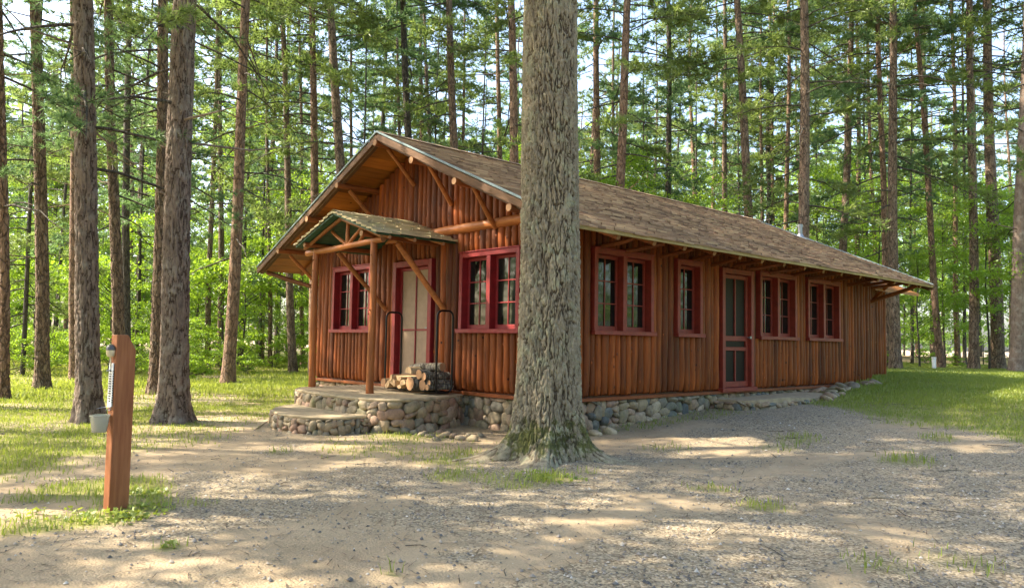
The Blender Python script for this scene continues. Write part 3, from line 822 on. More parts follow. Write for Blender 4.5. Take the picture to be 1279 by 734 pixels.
# porch slab (rounded) and lower step
def smooth_poly(P, k=3, closed=False):
    P = np.array(P, float)
    for _ in range(k):
        Q = [P[0]]
        for a, b in zip(P[:-1], P[1:]): Q += [a*.75+b*.25, a*.25+b*.75]
        Q.append(P[-1]); P = np.array(Q)
    return P
def slab(name, path, z0, z1, m, parent, lip=.03, lipz=.045):
    mb = MB(); P = smooth_poly(path); n = len(P)
    def ring(off, z):
        out = []
        for i, p in enumerate(P):
            a = P[max(0, i-1)]; b = P[min(n-1, i+1)]; d = (b-a)/np.linalg.norm(b-a); nn = np.array([d[1], -d[0]])
            o2 = off+.012*(vnoise(np.array(p[0]*7), np.array(p[1]*7), 5)-.5)
            out.append((p[0]+nn[0]*o2, p[1]+nn[1]*o2, z+.008*(vnoise(np.array(p[0]*4), np.array(p[1]*4), 6)-.5)))
        return out
    rings = [ring(-.06, z0), ring(-.06, z1-lipz), ring(lip*.6, z1-lipz-.004), ring(lip, z1-.02), ring(lip-.02, z1)]
    V = [v for r in rings for v in r]; F = []
    for k in range(len(rings)-1):
        for i in range(n-1): F.append((k*n+i, k*n+i+1, (k+1)*n+i+1, (k+1)*n+i))
    F.append(tuple((len(rings)-1)*n+i for i in range(n)))
    mb.add(V, F, .5)
    return mb.build(name, m, parent)
PS = [(-4.72, -.01), (-4.72, -.8), (-4.62, -1.38), (-4.2, -1.72), (-3.3, -1.84), (-2.3, -1.84), (-1.62, -1.72), (-1.55, -1.2), (-1.72, -.5), (-2.0, -.01)]
porch = slab('porch_slab', PS, -.7, -.04, MT['concrete'], cabin)
mb = MB(); stone_wall(mb, smooth_poly(PS), lambda x, y: float(gz(x, y))-.05, -.085, .17, .045, (.3, 1)); mb.build('stonework', MT['stone'], porch, smooth=True)
SS = [(-4.05, -1.74), (-3.85, -2.15), (-3.35, -2.52), (-2.7, -2.68), (-2.15, -2.55), (-1.88, -2.25), (-1.9, -1.8)]
step = slab('porch_step', SS, -.7, -.27, MT['concrete'], cabin)
mb = MB(); stone_wall(mb, smooth_poly(SS), lambda x, y: float(gz(x, y))-.05, -.315, .12, .04, (.2, .9)); mb.build('stonework', MT['stone'], step, smooth=True)

# ---- porch canopy
PX0, PX1, PXR = -4.5, -2.68, -3.46; PZE, PZR = 2.37, 2.80
pr = MB(); psl = (PZR-PZE)/1.27
py0 = -1.56
def pz(x): return PZR-psl*abs(x-PXR)
SLs = SL; SL_keep = SL
for sg in (1, -1):
    n = 9
    for i in range(n):
        a = 1.3*i/n; b = 1.3*(i+1)/n+.015; y = py0
        while y < .0:
            ye = min(0, y+random.choice((.15, .2, .26))); xa, xb = PXR+sg*a, PXR+sg*(b+random.uniform(-.02, .02))
            za, zb = pz(xa)-.002, pz(xb)+.03*random.uniform(.6, 1.4)
            V = [(xa, y, za), (xa, ye-.004, za), (xb, ye-.004, zb), (xb, y, zb), (xb, y, zb-.035), (xb, ye-.004, zb-.035), (xa, y, za-.03)]
            pr.add(V, [(0, 3, 2, 1), (3, 4, 5, 2), (0, 6, 4, 3)] if sg > 0 else [(0, 1, 2, 3), (3, 2, 5, 4), (0, 3, 4, 6)], min(1, max(0, random.gauss(.5, .3))))
            y = ye
for i in range(9):
    y = py0+i*.17
    for sg in (1, -1): pr.add([(PXR, y, PZR+.03), (PXR, y+.2, PZR+.02), (PXR+sg*.14, y+.2, PZR-.14*psl+.02), (PXR+sg*.14, y, PZR-.14*psl+.03)], [(0, 1, 2, 3) if sg < 0 else (3, 2, 1, 0)], random.random())
proof = pr.build('porch_roof', MT['shingle_moss'], cabin)
mb = MB()
for sg in (1, -1):
    for i in range(7):
        a = 1.27*i/7; b = 1.27*(i+1)/7-.008; V = []
        for dz in (-.055, -.03): V += [(PXR+sg*a, py0+.02, PZR-psl*a+dz), (PXR+sg*a, -.01, PZR-psl*a+dz), (PXR+sg*b, -.01, PZR-psl*b+dz), (PXR+sg*b, py0+.02, PZR-psl*b+dz)]
        mb.add(V, [(0, 1, 2, 3), (7, 6, 5, 4), (0, 3, 7, 4), (1, 5, 6, 2), (2, 6, 7, 3), (0, 4, 5, 1)])
mb.build('underside', MT['green_under'], proof)
for x in (PX0, PX1):
    mb = MB(); mb.log((x, -1.27, -.04), (x, -1.27, 2.3), .06, .052, n=14, tone=.6, bend=.01, cap_mi=1); 
    for _ in range(12):
        z = random.uniform(.1, 2.2); a = random.random()*2*PI; c_, s_ = math.cos(a), math.sin(a); mb.tube([(x+.05*c_, -1.27+.05*s_, z), (x+.07*c_, -1.27+.07*s_, z+.004)], [.012, .008], 6, tone=.3)
    mb.build('porch_post', [MT['post'], MT['endgrain']], cabin, smooth=50)
def plog(nm, p, q, r0, m='beam_x', tone=.7, r1=None):
    mb = MB(); mb.log(p, q, r0, r1 or r0*.92, n=12, tone=tone, bend=.008, cap_mi=1); mb.build(nm, [MT[m], MT['endgrain']], cabin, smooth=50)
plog('porch_beam', (-4.82, -1.27, 2.25), (-2.42, -1.27, 2.29), .05, tone=.95)
plog('porch_beam', (PX0+.0, -1.5, 2.36), (PX0+.0, -.02, 2.36), .045, 'beam_y', .5); plog('porch_beam', (PX1, -1.5, 2.38), (PX1, -.02, 2.36), .05, 'beam_y', .5)
plog('porch_rafter', (PXR, -1.4, PZR-.1), (PXR-1.2, -1.4, pz(PXR-1.2)-.085), .033, tone=.5); plog('porch_rafter', (PXR, -1.4, PZR-.1), (PXR+1.2, -1.4, pz(PXR+1.2)-.085), .033, tone=.5)
plog('king_post', (PXR, -1.27, 2.29), (PXR, -1.27, PZR-.1), .034, tone=.9)
for dx in (-.48, .48): plog('web_strut', (PXR+dx*.12, -1.27, 2.31), (PXR+dx, -1.29, pz(PXR+dx)-.09), .03, tone=.9)
plog('web_strut', (PX1-.42, -1.27, 2.31), (PX1-.1, -1.29, 2.52), .03, tone=.8)
for y in (-1.3, -.85, -.3): plog('rafter_end', (PXR+1.26, y, pz(PXR+1.26)-.075), (PXR+.8, y, pz(PXR+.8)-.09), .03, tone=.6)
plog('porch_brace', (-4.42, -.9, 2.27), (-4.14, -.06, 1.30), .042, tone=.8); plog('porch_brace', (-2.66, -.85, 2.29), (-2.44, -.07, 1.27), .05, tone=.95)

# ==================================================================== side step, stones
st = empty('stone_step', (.45, 5.2, -.11)); tag(st, 'low concrete step edged with mossy stones below the side screen door', 'step')
mb = MB(); z = -.11
pts = [(.08, 3.85), (.55, 3.8), (.82, 4.3), (.9, 5.2), (.85, 6.2), (.6, 6.75), (.1, 6.7)]
P = smooth_poly(pts, 2); n = len(P)
V = [(p[0], p[1], z+.02*math.sin(p[1]*3)) for p in P]+[(p[0], p[1], z-.06) for p in P]+[(p[0]*.92+.03, p[1], z-.4) for p in P]
mb.add(V, [tuple(range(n))]+[(i, n+i, n+i+1, i+1) for i in range(n-1)]+[(n+i, 2*n+i, 2*n+i+1, n+i+1) for i in range(n-1)], .4)
o = rel(mb.build('step_slab', MT['concrete'], st), st)
mb = MB(); stone_wall(mb, [p for p in P], lambda x, y: float(gz(x, y))-.05, z-.05, .14, .06, (.1, .9)); rel(mb.build('stonework', MT['stone'], st, smooth=True), st)
def loose_stone(x, y, r, label, group, tone=None, flat=.6):
    mb = MB(); stone(mb, (0, 0, 0), (r, r*random.uniform(.6, .9), r*flat), (math.cos(random.random()*6), math.sin(random.random()*6), 0), tone, .8)
    o = mb.build('loose_stone', MT['stone'], smooth=True); o.location = (x, y, float(gzm(x, y))+r*flat*.35); tag(o, label, 'stone', group)
for i, (px, py, r) in enumerate([(505, 541, .09), (517, 542, .07), (528, 544, .08), (537, 546, .07), (548, 541, .06), (556, 546, .09), (566, 547, .07), (575, 549, .08), (585, 546, .06), (590, 550, .09), (600, 545, .07), (545, 550, .06), (560, 540, .05)]):
    loose_stone(*gp(px, py), r, 'small grey stone in the loose row on the mossy ground before the porch foundation', 'loose stones in front of the porch', random.uniform(.2, 1))
for i, (px, py, r, lab) in enumerate([(743, 543, .1, 'round pale stone just right of the big tree base by the foundation'), (762, 541, .11, 'wider pale stone beside the round one, below the first side window'), (728, 541, .07, 'small dark stone tucked against the right side of the big tree base')]):
    loose_stone(*gp(px, py), r, lab, 'stones right of the big tree', 1 if i < 2 else .2)
for i in range(16):
    y = random.uniform(7.0, 9.3); x = random.uniform(.15, .75)-(y-7)*.08
    loose_stone(x, y, random.uniform(.09, .17), 'flat grey rubble stone heaped against the cabin wall under the far windows', 'rubble stones along the far side wall', random.uniform(.2, 1), .35)
for i in range(5):
    loose_stone(.95+random.uniform(-.08, .15), 5.9+i*.22, random.uniform(.09, .14), 'rounded stone at the far end of the side door step', 'stones at the end of the side step', random.uniform(.2, .9))
# flagstone path beside the lower step
mb = MB(); P = smooth_poly([(-4.4, -2.0), (-5.3, -2.2), (-5.5, -2.9), (-4.6, -3.25), (-3.4, -3.1), (-3.1, -2.85)], 2); n = len(P)
V = [(p[0], p[1], float(gzm(p[0], p[1]))+.012) for p in P]+[(p[0], p[1], float(gzm(p[0], p[1]))-.1) for p in P]
mb.add(V, [tuple(range(n))]+[(i, n+i, n+(i+1) % n, (i+1) % n) for i in range(n)], .5)
o = mb.build('flagstone', MT['concrete']); tag(o, 'flat weathered slab let into the ground at the left foot of the porch step', 'flagstone')

# ==================================================================== firewood rack
rack = empty('firewood_rack', (-2.7, -.45, -.04)); tag(rack, 'black tubular metal firewood rack with two tall hoops on the porch', 'firewood rack')
def hoop(x):
    pts = []; y0, y1, zb, zt, rr = -.62, -.32, -.005, 1.23, .09
    for cx_, cz_, a0 in ((y1-rr, zb+rr, -90), (y1-rr, zt-rr, 0), (y0+rr, zt-rr, 90), (y0+rr, zb+rr, 180)):
        for k in range(6):
            a = R(a0+k*18); pts.append((x, cx_+rr*math.cos(a), cz_+rr*math.sin(a)))
    pts.append(pts[0]); mb = MB(); mb.tube(pts, .0165, 10, False); return mb
RX0, RX1 = -3.27, -1.89
for x in (RX0, RX1): rel(hoop(x).build('hoop', MT['black_metal'], rack, smooth=60), rack)
for y in (-.57, -.37):
    mb = MB(); mb.tube([(RX0, y, .0), (RX1, y, .0)], .016, 8); rel(mb.build('base_rail', MT['black_metal'], rack, smooth=60), rack)
MT['logbark'] = bark_mat('firewood_bark', (.1, .08, .06), (.3, .26, .2), (.4, .38, .33), .5)
def split_log(x, z, r, kind, dx=0, rot=0, y0=-.72, y1=-.22, label='', dz=0):
    mb = MB(); n = 14; V = []; F = []
    fl = {'round': 99, 'half': .15, 'wedge': -.1}[kind]
    prof = []
    for k in range(n):
        a = 2*PI*k/n; px_, pz_ = math.cos(a)*r*random.uniform(.93, 1.05), math.sin(a)*r*random.uniform(.93, 1.05)
        if kind != 'round': pz_ = min(pz_, fl*r+.15*px_)
        ca, sa = math.cos(rot), math.sin(rot); prof.append((px_*ca-pz_*sa, px_*sa+pz_*ca))
    for j, y in enumerate((y0, (y0+y1)/2, y1)):
        for px_, pz_ in prof: V.append((x+px_+dx*(y-y0), y, z+pz_+dz*(y-y0)))
    for j in range(2):
        for k in range(n): F.append((j*n+k, j*n+(k+1) % n, (j+1)*n+(k+1) % n, (j+1)*n+k))
    mb.add(V, F, .5, 0); mb.add(V[:n], [tuple(range(n))[::-1]], .6, 1); mb.add(V[2*n:], [tuple(range(n))], .6, 1)
    if kind != 'round':
        mb.mi[0:0] = []
    c = Vector((x, (y0+y1)/2, z)); o = mb.build('firewood_log', [MT['palewood'] if kind != 'round' or label.startswith('pale') else MT['logbark'], MT['endgrain'] if kind == 'round' else MT['palewood']], smooth=40)
    tag(o, label, 'firewood', 'firewood stacked in the black rack'); return o
b0 = .035
FW = [(-3.28, b0+.05, .07, 'round', 0, 'pale barkless round lying at the left end of the firewood rack'),
      (-3.13, b0+.055, .075, 'half', .6, 'pale half round tilted beside the left end log in the rack'),
      (-2.97, b0+.05, .08, 'half', 2.6, 'light split half log in the bottom row left of the middle'),
      (-2.8, b0+.05, .07, 'wedge', .2, 'thin pale wedge in the bottom row near the middle of the rack'),
      (-2.62, b0+.06, .075, 'half', 3.3, 'split half log lying flat side down in the bottom row middle'),
      (-2.43, b0+.085, .105, 'round', 0, 'thick bark covered round in the bottom row right of the middle'),
      (-2.2, b0+.07, .085, 'round', 0, 'bark covered round in the bottom row next to the right end'),
      (-2.07, b0+.04, .045, 'round', 0, 'slim round squeezed into the bottom right corner of the rack'),
      (-3.02, b0+.15, .06, 'wedge', .9, 'pale wedge resting on the two leftmost split logs'),
      (-2.73, b0+.17, .065, 'half', -.3, 'pale split log lying flat across the middle of the pile'),
      (-2.32, b0+.225, .075, 'round', 0, 'rough round in the second row resting on the two thick rounds'),
      (-2.15, b0+.2, .06, 'round', 0, 'medium round in the second row beside the right hoop'),
      (-2.07, b0+.11, .042, 'round', 0, 'small round between the right hoop and the second row'),
      (-2.52, b0+.25, .085, 'half', 2.9, 'dark barked half log with grey bark up on top of the pile'),
      ]
for x, z, r, k, rt, lab in FW:
    x += .1
    y0 = -.74+random.uniform(-.05, .05); split_log(x, z, r, k, random.uniform(-.1, .1), rt, y0, y0+.46, lab)

mb = MB(); mb.log((-2.7, -.5, b0+.31), (-1.94, -.46, b0+.345), .05, .062, n=12, tone=.6, bend=.02, cap_mi=1)
o = mb.build('firewood_log', [MT['logbark'], MT['endgrain']], smooth=50); tag(o, 'long grey barked branch lying lengthwise on top of the pile', 'firewood', 'firewood stacked in the black rack')
# ==================================================================== wooden post with thermometer
pw = at(148, 631, 5.75); pw[2] = float(gzm(pw[0], pw[1]))
gpx = gp(144.5, 636)
post = empty('wooden_post', (gpx[0], gpx[1], float(gzm(*gpx))))
dpt = (np.array([gpx[0], gpx[1], -.5])-CP)@cd
print('post depth', dpt)
H = (636-419)/FPX*dpt
rz = math.atan2(cr[1], cr[0])+R(55)
post.rotation_euler = (0, R(0), rz)
tag(post, 'square brown wooden post with a slanted top standing in grass beside the gravel drive', 'post')
wd, dp_ = 27/FPX*dpt*.93, .085
mb = MB()
V = []
for z, (a, b, cc) in ((-.3, (0, 0, 0)), (H, (0, 0, 0))):
    pass
hw, hd = wd/2, dp_/2; ch = .17*wd/.16
prof = [(-hw, -.3), (hw, -.3), (hw, H-ch*.72), (hw*.15, H), (-hw, H)]
lean = 0
V = [(x+lean*(-z), -hd, z) for x, z in prof]+[(x+lean*(-z), hd, z) for x, z in prof]
mb.add(V, [(0, 1, 2, 3, 4), (9, 8, 7, 6, 5)]+[(i, i+5, (i+1) % 5+5, (i+1) % 5) for i in range(5)], .5)
o = mb.build('board', MT['boardpost'], post)
bv = o.modifiers.new('bevel', 'BEVEL'); bv.width = .006; bv.segments = 2
# dome, stem and scale on the narrow left face
lx = lambda z: -hw-lean*z
mb = MB(); zz = H-.115; X0 = lx(zz)-.02
def lathe(mb, c, prof, n=16, axis='z', tone=.5):
    V = []; 
    for r0, z0 in prof:
        for k in range(n): V.append((c[0]+r0*math.cos(2*PI*k/n), c[1]+r0*math.sin(2*PI*k/n), c[2]+z0))
    F = [(j*n+k, j*n+(k+1) % n, (j+1)*n+(k+1) % n, (j+1)*n+k) for j in range(len(prof)-1) for k in range(n)]
    F += [tuple(range(n))[::-1], tuple((len(prof)-1)*n+k for k in range(n))]; mb.add(V, F, tone)
k = dpt/5.75
lathe(mb, (X0, 0, zz), [(.008, -.052), (.022, -.046), (.03, -.025), (.033, 0)]); dm = mb.build('lamp_dome', MT['dome'], post, smooth=60)
mb = MB(); lathe(mb, (X0, 0, zz), [(.034, .0), (.033, .016), (.025, .034), (.01, .045)]); mb.build('dome_cap', MT['domecap'], dm, smooth=60)
mb = MB(); mb.tube([(X0, 0, zz-.05), (X0+.004, 0, zz-.12)], .006, 8); mb.build('stem', MT['dome'], dm)
mb = MB(); z1 = H-.21; z0 = H-.53; mb.b(lx(z0)-.014, lx(z1)-.004, -.028, .028, z0, z1, bev=.002)
th = mb.build('thermometer', MT['white'], post)
mb = MB(); 
marks = MB(); zq = z1-.06
for i in range(13):
    zc = zq-i*.018; 
    marks.b(lx(zc)-.0175, lx(zc)-.0145, -.014, .008+.006*(i % 2), zc-.0042, zc+.0042, bev=0); marks.b(lx(zc)-.0175, lx(zc)-.0145, .012, .02, zc-.001, zc+.001, bev=0)
# same marks on the edge side that faces the camera
for i in range(14):
    zc = zq-i*.0175
    marks.b(lx(zc)-.012, lx(zc)-.006, -.0295, -.0285, zc-.004, zc+.004, bev=0)
marks.build('lettering', MT['ink'], th)
mb = MB(); mb.tube([(lx(z1)-.01, 0, z1-.05), (lx(z1)-.05, -.01, z1-.055)], [.006, .004], 6); mb.tube([(lx(z1)-.01, 0, z1-.05), (lx(z1)-.01, 0, z1-.02)], .008, 8); mb.build('bracket_hook', MT['galv'], th)
# bucket hangs from the post: its own thing
zb = H-.575
bl = Vector((lx(zb)-.075, 0, zb-.135)); Mz = Matrix.Rotation(rz, 4, 'Z')
bk = empty('plastic_bucket', Vector(post.location)+Mz@bl, rz); tag(bk, 'small clear plastic bucket hanging from the side of the wooden post', 'bucket')
mb = MB(); n = 20; prof = [(.046, 0), (.050, .004), (.064, .115), (.069, .118), (.069, .126), (.062, .126), (.048, .006), (.0, .006)]
V = []
for r0, z0_ in prof:
    for q in range(n): V.append((r0*math.cos(2*PI*q/n), r0*math.sin(2*PI*q/n), z0_))
F = [(j*n+q, j*n+(q+1) % n, (j+1)*n+(q+1) % n, (j+1)*n+q) for j in range(len(prof)-1) for q in range(n)]+[tuple(range(n))[::-1]]
mb.add(V, F, .5); mb.build('tub', MT['cup'], bk, smooth=50)
mb = MB(); mb.tube([(.064*math.cos(a), .066*math.sin(a), .128+.05*max(0, math.cos(a*.5))*(1 if abs(a) < 9 else 0)) for a in np.linspace(-1.5, 1.5, 9)], .0025, 6); mb.build('handle', MT['galv'], bk)
mb = MB(); mb.tube([(.06, 0, .15), (.09, 0, .17)], .004, 6); mb.build('hook', MT['galv'], bk)

# ==================================================================== TREES
def bark_h(u, z, circ, cell=.055, s=0, stretch=3.2):
    """bark relief 0..1 ; u angle fraction 0..1"""
    nu = max(8, int(circ/(cell*1.55)))
    wz = .35*(vnoise(u*nu*.5*2, z*2.2, s+1, nu)-.5)
    a = vnoise(u*nu, (z+wz)/(cell*7.5), s+2, nu); a2 = vnoise(u*nu*2, (z+wz*.6)/(cell*3.4), s+3, nu*2); a3 = vnoise(u*nu*4, z/(cell*1.5), s+5, nu*4)
    n_ = a*.5+a2*.3+a3*.2
    h1 = np.clip(np.abs(n_-.5)/.14, 0, 1)**.75
    f1, f2, idv = worley(u*nu*1.3 if False else u*nu+.5*(a2-.5), z/(cell*2.6)+1.1*(a-.5), s+6, nu)
    e = np.clip((f2-f1)/.3, 0, 1)
    return h1*(.6+.4*e)*(.85+.15*idv), idv
def trunk_mesh(name, m, rfun, H_, z0, axis, cell, amp, nth, zstep_near, znear, s=0, smooth=True):
    zs = list(np.arange(z0, znear, zstep_near)); z = znear
    while z < H_: zs.append(z); z += .25
    zs.append(H_); zs = np.array(zs); th = np.linspace(0, 2*PI, nth, endpoint=False)
    TH, ZZ = np.meshgrid(th, zs); Rr = rfun(TH, ZZ)
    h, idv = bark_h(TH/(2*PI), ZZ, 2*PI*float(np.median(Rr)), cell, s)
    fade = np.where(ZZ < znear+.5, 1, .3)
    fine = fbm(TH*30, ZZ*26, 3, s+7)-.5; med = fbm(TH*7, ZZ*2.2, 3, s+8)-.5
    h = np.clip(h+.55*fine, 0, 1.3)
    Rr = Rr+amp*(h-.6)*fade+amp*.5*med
    ax = np.array([axis(z) for z in zs])
    V = np.stack([ax[:, 0][:, None]+Rr*np.cos(TH), ax[:, 1][:, None]+Rr*np.sin(TH), ZZ], -1).reshape(-1, 3)
    nz = len(zs); ii = np.arange(nz*nth).reshape(nz, nth)
    F = np.stack([ii[:-1], np.roll(ii, -1, 1)[:-1], np.roll(ii, -1, 1)[1:], ii[1:]], -1).reshape(-1, 4)
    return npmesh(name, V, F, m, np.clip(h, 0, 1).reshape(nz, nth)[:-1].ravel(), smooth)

# --- needle and leaf clusters (numpy)
def dirs(n): 
    v = rng.normal(size=(n, 3)); return v/np.linalg.norm(v, axis=1)[:, None]
def needle_faces(C, D, per=9, ln=.16, wd=.016, spread=.8):
    """C centres, D growth directions -> triangles"""
    N = len(C); c = np.repeat(C, per, 0); d = np.repeat(D, per, 0)+spread*rng.normal(size=(N*per, 3)); d /= np.linalg.norm(d, axis=1)[:, None]
    l_ = ln*rng.uniform(.7, 1.2, (N*per, 1)); sd = np.cross(d, rng.normal(size=(N*per, 3))); sd /= np.linalg.norm(sd, axis=1)[:, None]+1e-9
    a = c-sd*wd/2; b = c+sd*wd/2; e = c+d*l_+np.array([0, 0, -.02])
    V = np.stack([a, b, e], 1).reshape(-1, 3); return V, np.arange(len(V)).reshape(-1, 3), np.repeat(rng.uniform(0, 1, N), per)
def leaf_faces(C, size=.09, up=.6, jit=.25):
    N = len(C); nrm = dirs(N)+np.array([0, 0, up]); nrm /= np.linalg.norm(nrm, axis=1)[:, None]
    t = np.cross(nrm, dirs(N)); t /= np.linalg.norm(t, axis=1)[:, None]; b = np.cross(nrm, t)
    s = size*rng.uniform(1-jit, 1+jit, (N, 1))
    V = np.stack([C-t*s*.5, C+b*s*.36-nrm*s*.08, C+t*s*.55, C-b*s*.36-nrm*s*.08], 1).reshape(-1, 3)
    return V, np.arange(N*4).reshape(-1, 4)
def pine_crown(seed, zlo, zhi, Lmax, nb, per=8, ln=.17, wd=.02, dens=1.0, low_sparse=True):
    """crown mesh: branch tubes (dark) + needle tufts. local origin at the trunk foot, trunk on z axis"""
    rs = np.random.default_rng(seed); random.seed(seed)
    bt = MB(); C = []; D = []; T = []
    for i in range(nb):
        t = (i+.5)/nb; z = zlo+(zhi-zlo)*t**.85; a = rs.uniform(0, 2*PI); 
        Lb = Lmax*(.35+.65*math.sin(PI*min(1, .18+t*.82)))*rs.uniform(.55, 1.1)
        if t > .9: Lb *= .5
        rise = rs.uniform(-.12, .35) if t > .3 else rs.uniform(-.3, .12)
        pts = []; 
        for k in range(6):
            q = k/5; pts.append(np.array([math.cos(a)*Lb*q, math.sin(a)*Lb*q, z+Lb*(rise*q-.28*q*q*(1-t*.6))])+rs.normal(size=3)*.05*q)
        dead = low_sparse and t < .28 and rs.random() < .6
        bt.tube(pts, [.028, .024, .02, .015, .01, .005], 4, False, .5)
        if dead:
            for _ in range(3):
                q = rs.uniform(.3, .9); p = pts[int(q*5)]; bt.tube([p, p+rs.normal(size=3)*.25], [.008, .003], 3, False, .5)
            continue
        nt_ = int(Lb*4.6*dens)
        for k in range(nt_):
            q = .3+.7*(k+rs.random())/nt_; p = pts[min(4, int(q*5))]*(1-(q*5 % 1))+pts[min(5, int(q*5)+1)]*(q*5 % 1)
            sa = a+rs.choice((-1, 1))*rs.uniform(.4, 1.2); sl = Lb*.34*(1.25-q)*rs.uniform(.6, 1.2)+.12
            dv = np.array([math.cos(sa), math.sin(sa), rs.uniform(-.15, .3)]); 
            if sl > .3: bt.tube([p, p+dv*sl], [.008, .003], 3, False, .5)
            m_ = max(2, int(sl/.11)); ttone = rs.uniform(0, 1)
            for j in range(m_):
                s_ = (j+1)/m_; C.append(p+dv*sl*s_+rs.normal(size=3)*.035); D.append(dv*.8+np.array([0, 0, .25])); T.append(ttone)
    V, F, _ = needle_faces(np.array(C), np.array(D), per, ln, wd); print('crown faces', len(F))
    tone = np.clip(np.repeat(np.array(T), per)*.7+rng.uniform(0, .3, len(F)), 0, 1)
    Vb = np.concatenate(bt.v); 
    Fb = []
    for f in bt.f: Fb += [(f[0], f[1], f[2]), (f[0], f[2], f[3])] if len(f) == 4 else [f]
    nbv = len(Vb); V = np.concatenate([Vb, V]); Fall = np.concatenate([np.array(Fb), F+nbv]); tone = np.concatenate([np.full(len(Fb), .3), tone])
    me = npmesh('crown', V, Fall, MT['bark_dark'], tone, link=False); me.materials.append(MT['needle'] if seed % 3 else MT['needle_blue'])
    mi = np.zeros(len(Fall), np.int32); mi[len(Fb):] = 1; me.polygons.foreach_set('material_index', mi)
    return me
def broad_crown(seed, H_, rad, n, zlo=.15, size=.1, blobs=14):
    rs = np.random.default_rng(seed); random.seed(seed); bt = MB(); P = []
    for i in range(blobs):
        t = rs.uniform(zlo, 1); a = rs.uniform(0, 2*PI); rr = rad*rs.uniform(.25, 1)*math.sin(PI*min(.97, .15+t*.8))**.6
        c = np.array([math.cos(a)*rr, math.sin(a)*rr, H_*t]); s = np.array([1, 1, .35])*rs.uniform(.35, .8)*rad*.5
        k = n//blobs; q = rs.normal(size=(k, 3))*s*.55+c
        q = q[np.argsort(q[:, 2])]; P.append(q)
        z0 = max(.1, H_*t-rr*.7); bt.tube([(0, 0, z0), c*.5+np.array([0, 0, z0*.5]), c], [.02, .013, .005], 4, False, .5)
        for _ in range(5):
            q2 = c+rs.normal(size=3)*s*.8; bt.tube([c*.7+np.array([0, 0, c[2]*.3]), q2], [.008, .003], 3, False, .5)
    C = np.concatenate(P); V, F = leaf_faces(C, size); 
    bl = np.repeat(rs.uniform(0, .6, blobs), n//blobs); tone = np.clip(bl+rng.uniform(0, .4, len(F)), 0, 1)
    Vb = np.concatenate(bt.v); Fb = np.array([f for f in bt.f if len(f) == 4]); V = np.concatenate([Vb, V]); F2 = np.concatenate([Fb, F+len(Vb)])
    me = npmesh('crown', V, F2, MT['bark_dark'], np.concatenate([np.full(len(Fb), .3), tone]), link=False); me.materials.append(MT['leaf'])
    mi = np.zeros(len(F2), np.int32); mi[len(Fb):] = 1; me.polygons.foreach_set('material_index', mi); return me
PC = [pine_crown(100+i, zl, 24, 3.3, nb, per=9, ln=.22, wd=.042, dens=d_) for i, (zl, nb, d_) in enumerate([(4, 62, 1), (5.5, 56, 1), (7, 54, 1.1), (3.2, 60, .9), (9, 46, 1.1), (4.5, 56, 1)])]
PY = [pine_crown(200+i, zl, zh, 2.6, nb, per=9, ln=.2, wd=.035, low_sparse=False, dens=1.2) for i, (zl, zh, nb) in enumerate([(1.6, 11, 40), (2.5, 14, 46), (1.2, 8, 34)])]
PF = [pine_crown(150+i, zl, 24, 3.2, nb, per=22, ln=.16, wd=.015) for i, (zl, nb) in enumerate([(3.4, 54), (4.4, 50)])]
BC = [broad_crown(300+i, h_, r0, n_) for i, (h_, r0, n_) in enumerate([(6, 2.2, 4200), (8.5, 2.6, 5600), (4, 1.7, 3000), (10, 3, 6400)])]
BS = [broad_crown(400+i, h_, r0, n_, .08, .085, 10) for i, (h_, r0, n_) in enumerate([(1.6, 1.1, 1300), (2.3, 1.3, 1900), (1.0, .9, 900)])]
def add_crown(me, parent, loc=(0, 0, 0), rz=0, sc=1):
    o = bpy.data.objects.new('crown', me); COL.objects.link(o); o.parent = parent; o.location = loc; o.rotation_euler = (0, 0, rz); o.scale = (sc, sc, sc); return o
# unit trunks shared by the filler trees: radius 1 at base, height 24
def unit_trunk(m, seed):
    random.seed(seed); mb = MB(); pts = []; rr = []
    for k in range(15):
        z = -.4+24.4*k/14; pts.append((.12*math.sin(k*.6+seed), .12*math.cos(k*.5+seed*2)-.1, z)); rr.append((1-.8*(k/14)**1.2))
    mb.tube(pts, [r*.17 for r in rr], 12, True, .5, .08); return mb
def stub_branches(mb, axis, rad, z0, z1, n):
    for _ in range(n):
        z = random.uniform(z0, z1); a = random.random()*2*PI; p = np.array([*axis(z), z]); d = np.array([math.cos(a), math.sin(a), random.uniform(-.15, .45)])
        Lb = random.choice((.06, .1, .15, .5, 1.1, 1.8)); r0 = rad*.09+.006
        pts = [p+d*rad*.6, p+d*(rad+Lb*.5)+np.array([0, 0, random.uniform(-.1, .05)])*Lb, p+d*(rad+Lb)+np.random.default_rng(random.randint(0, 9999)).normal(size=3)*.12*Lb]
        mb.tube(pts, [r0, r0*.7, r0*.25], 5, False, .5)

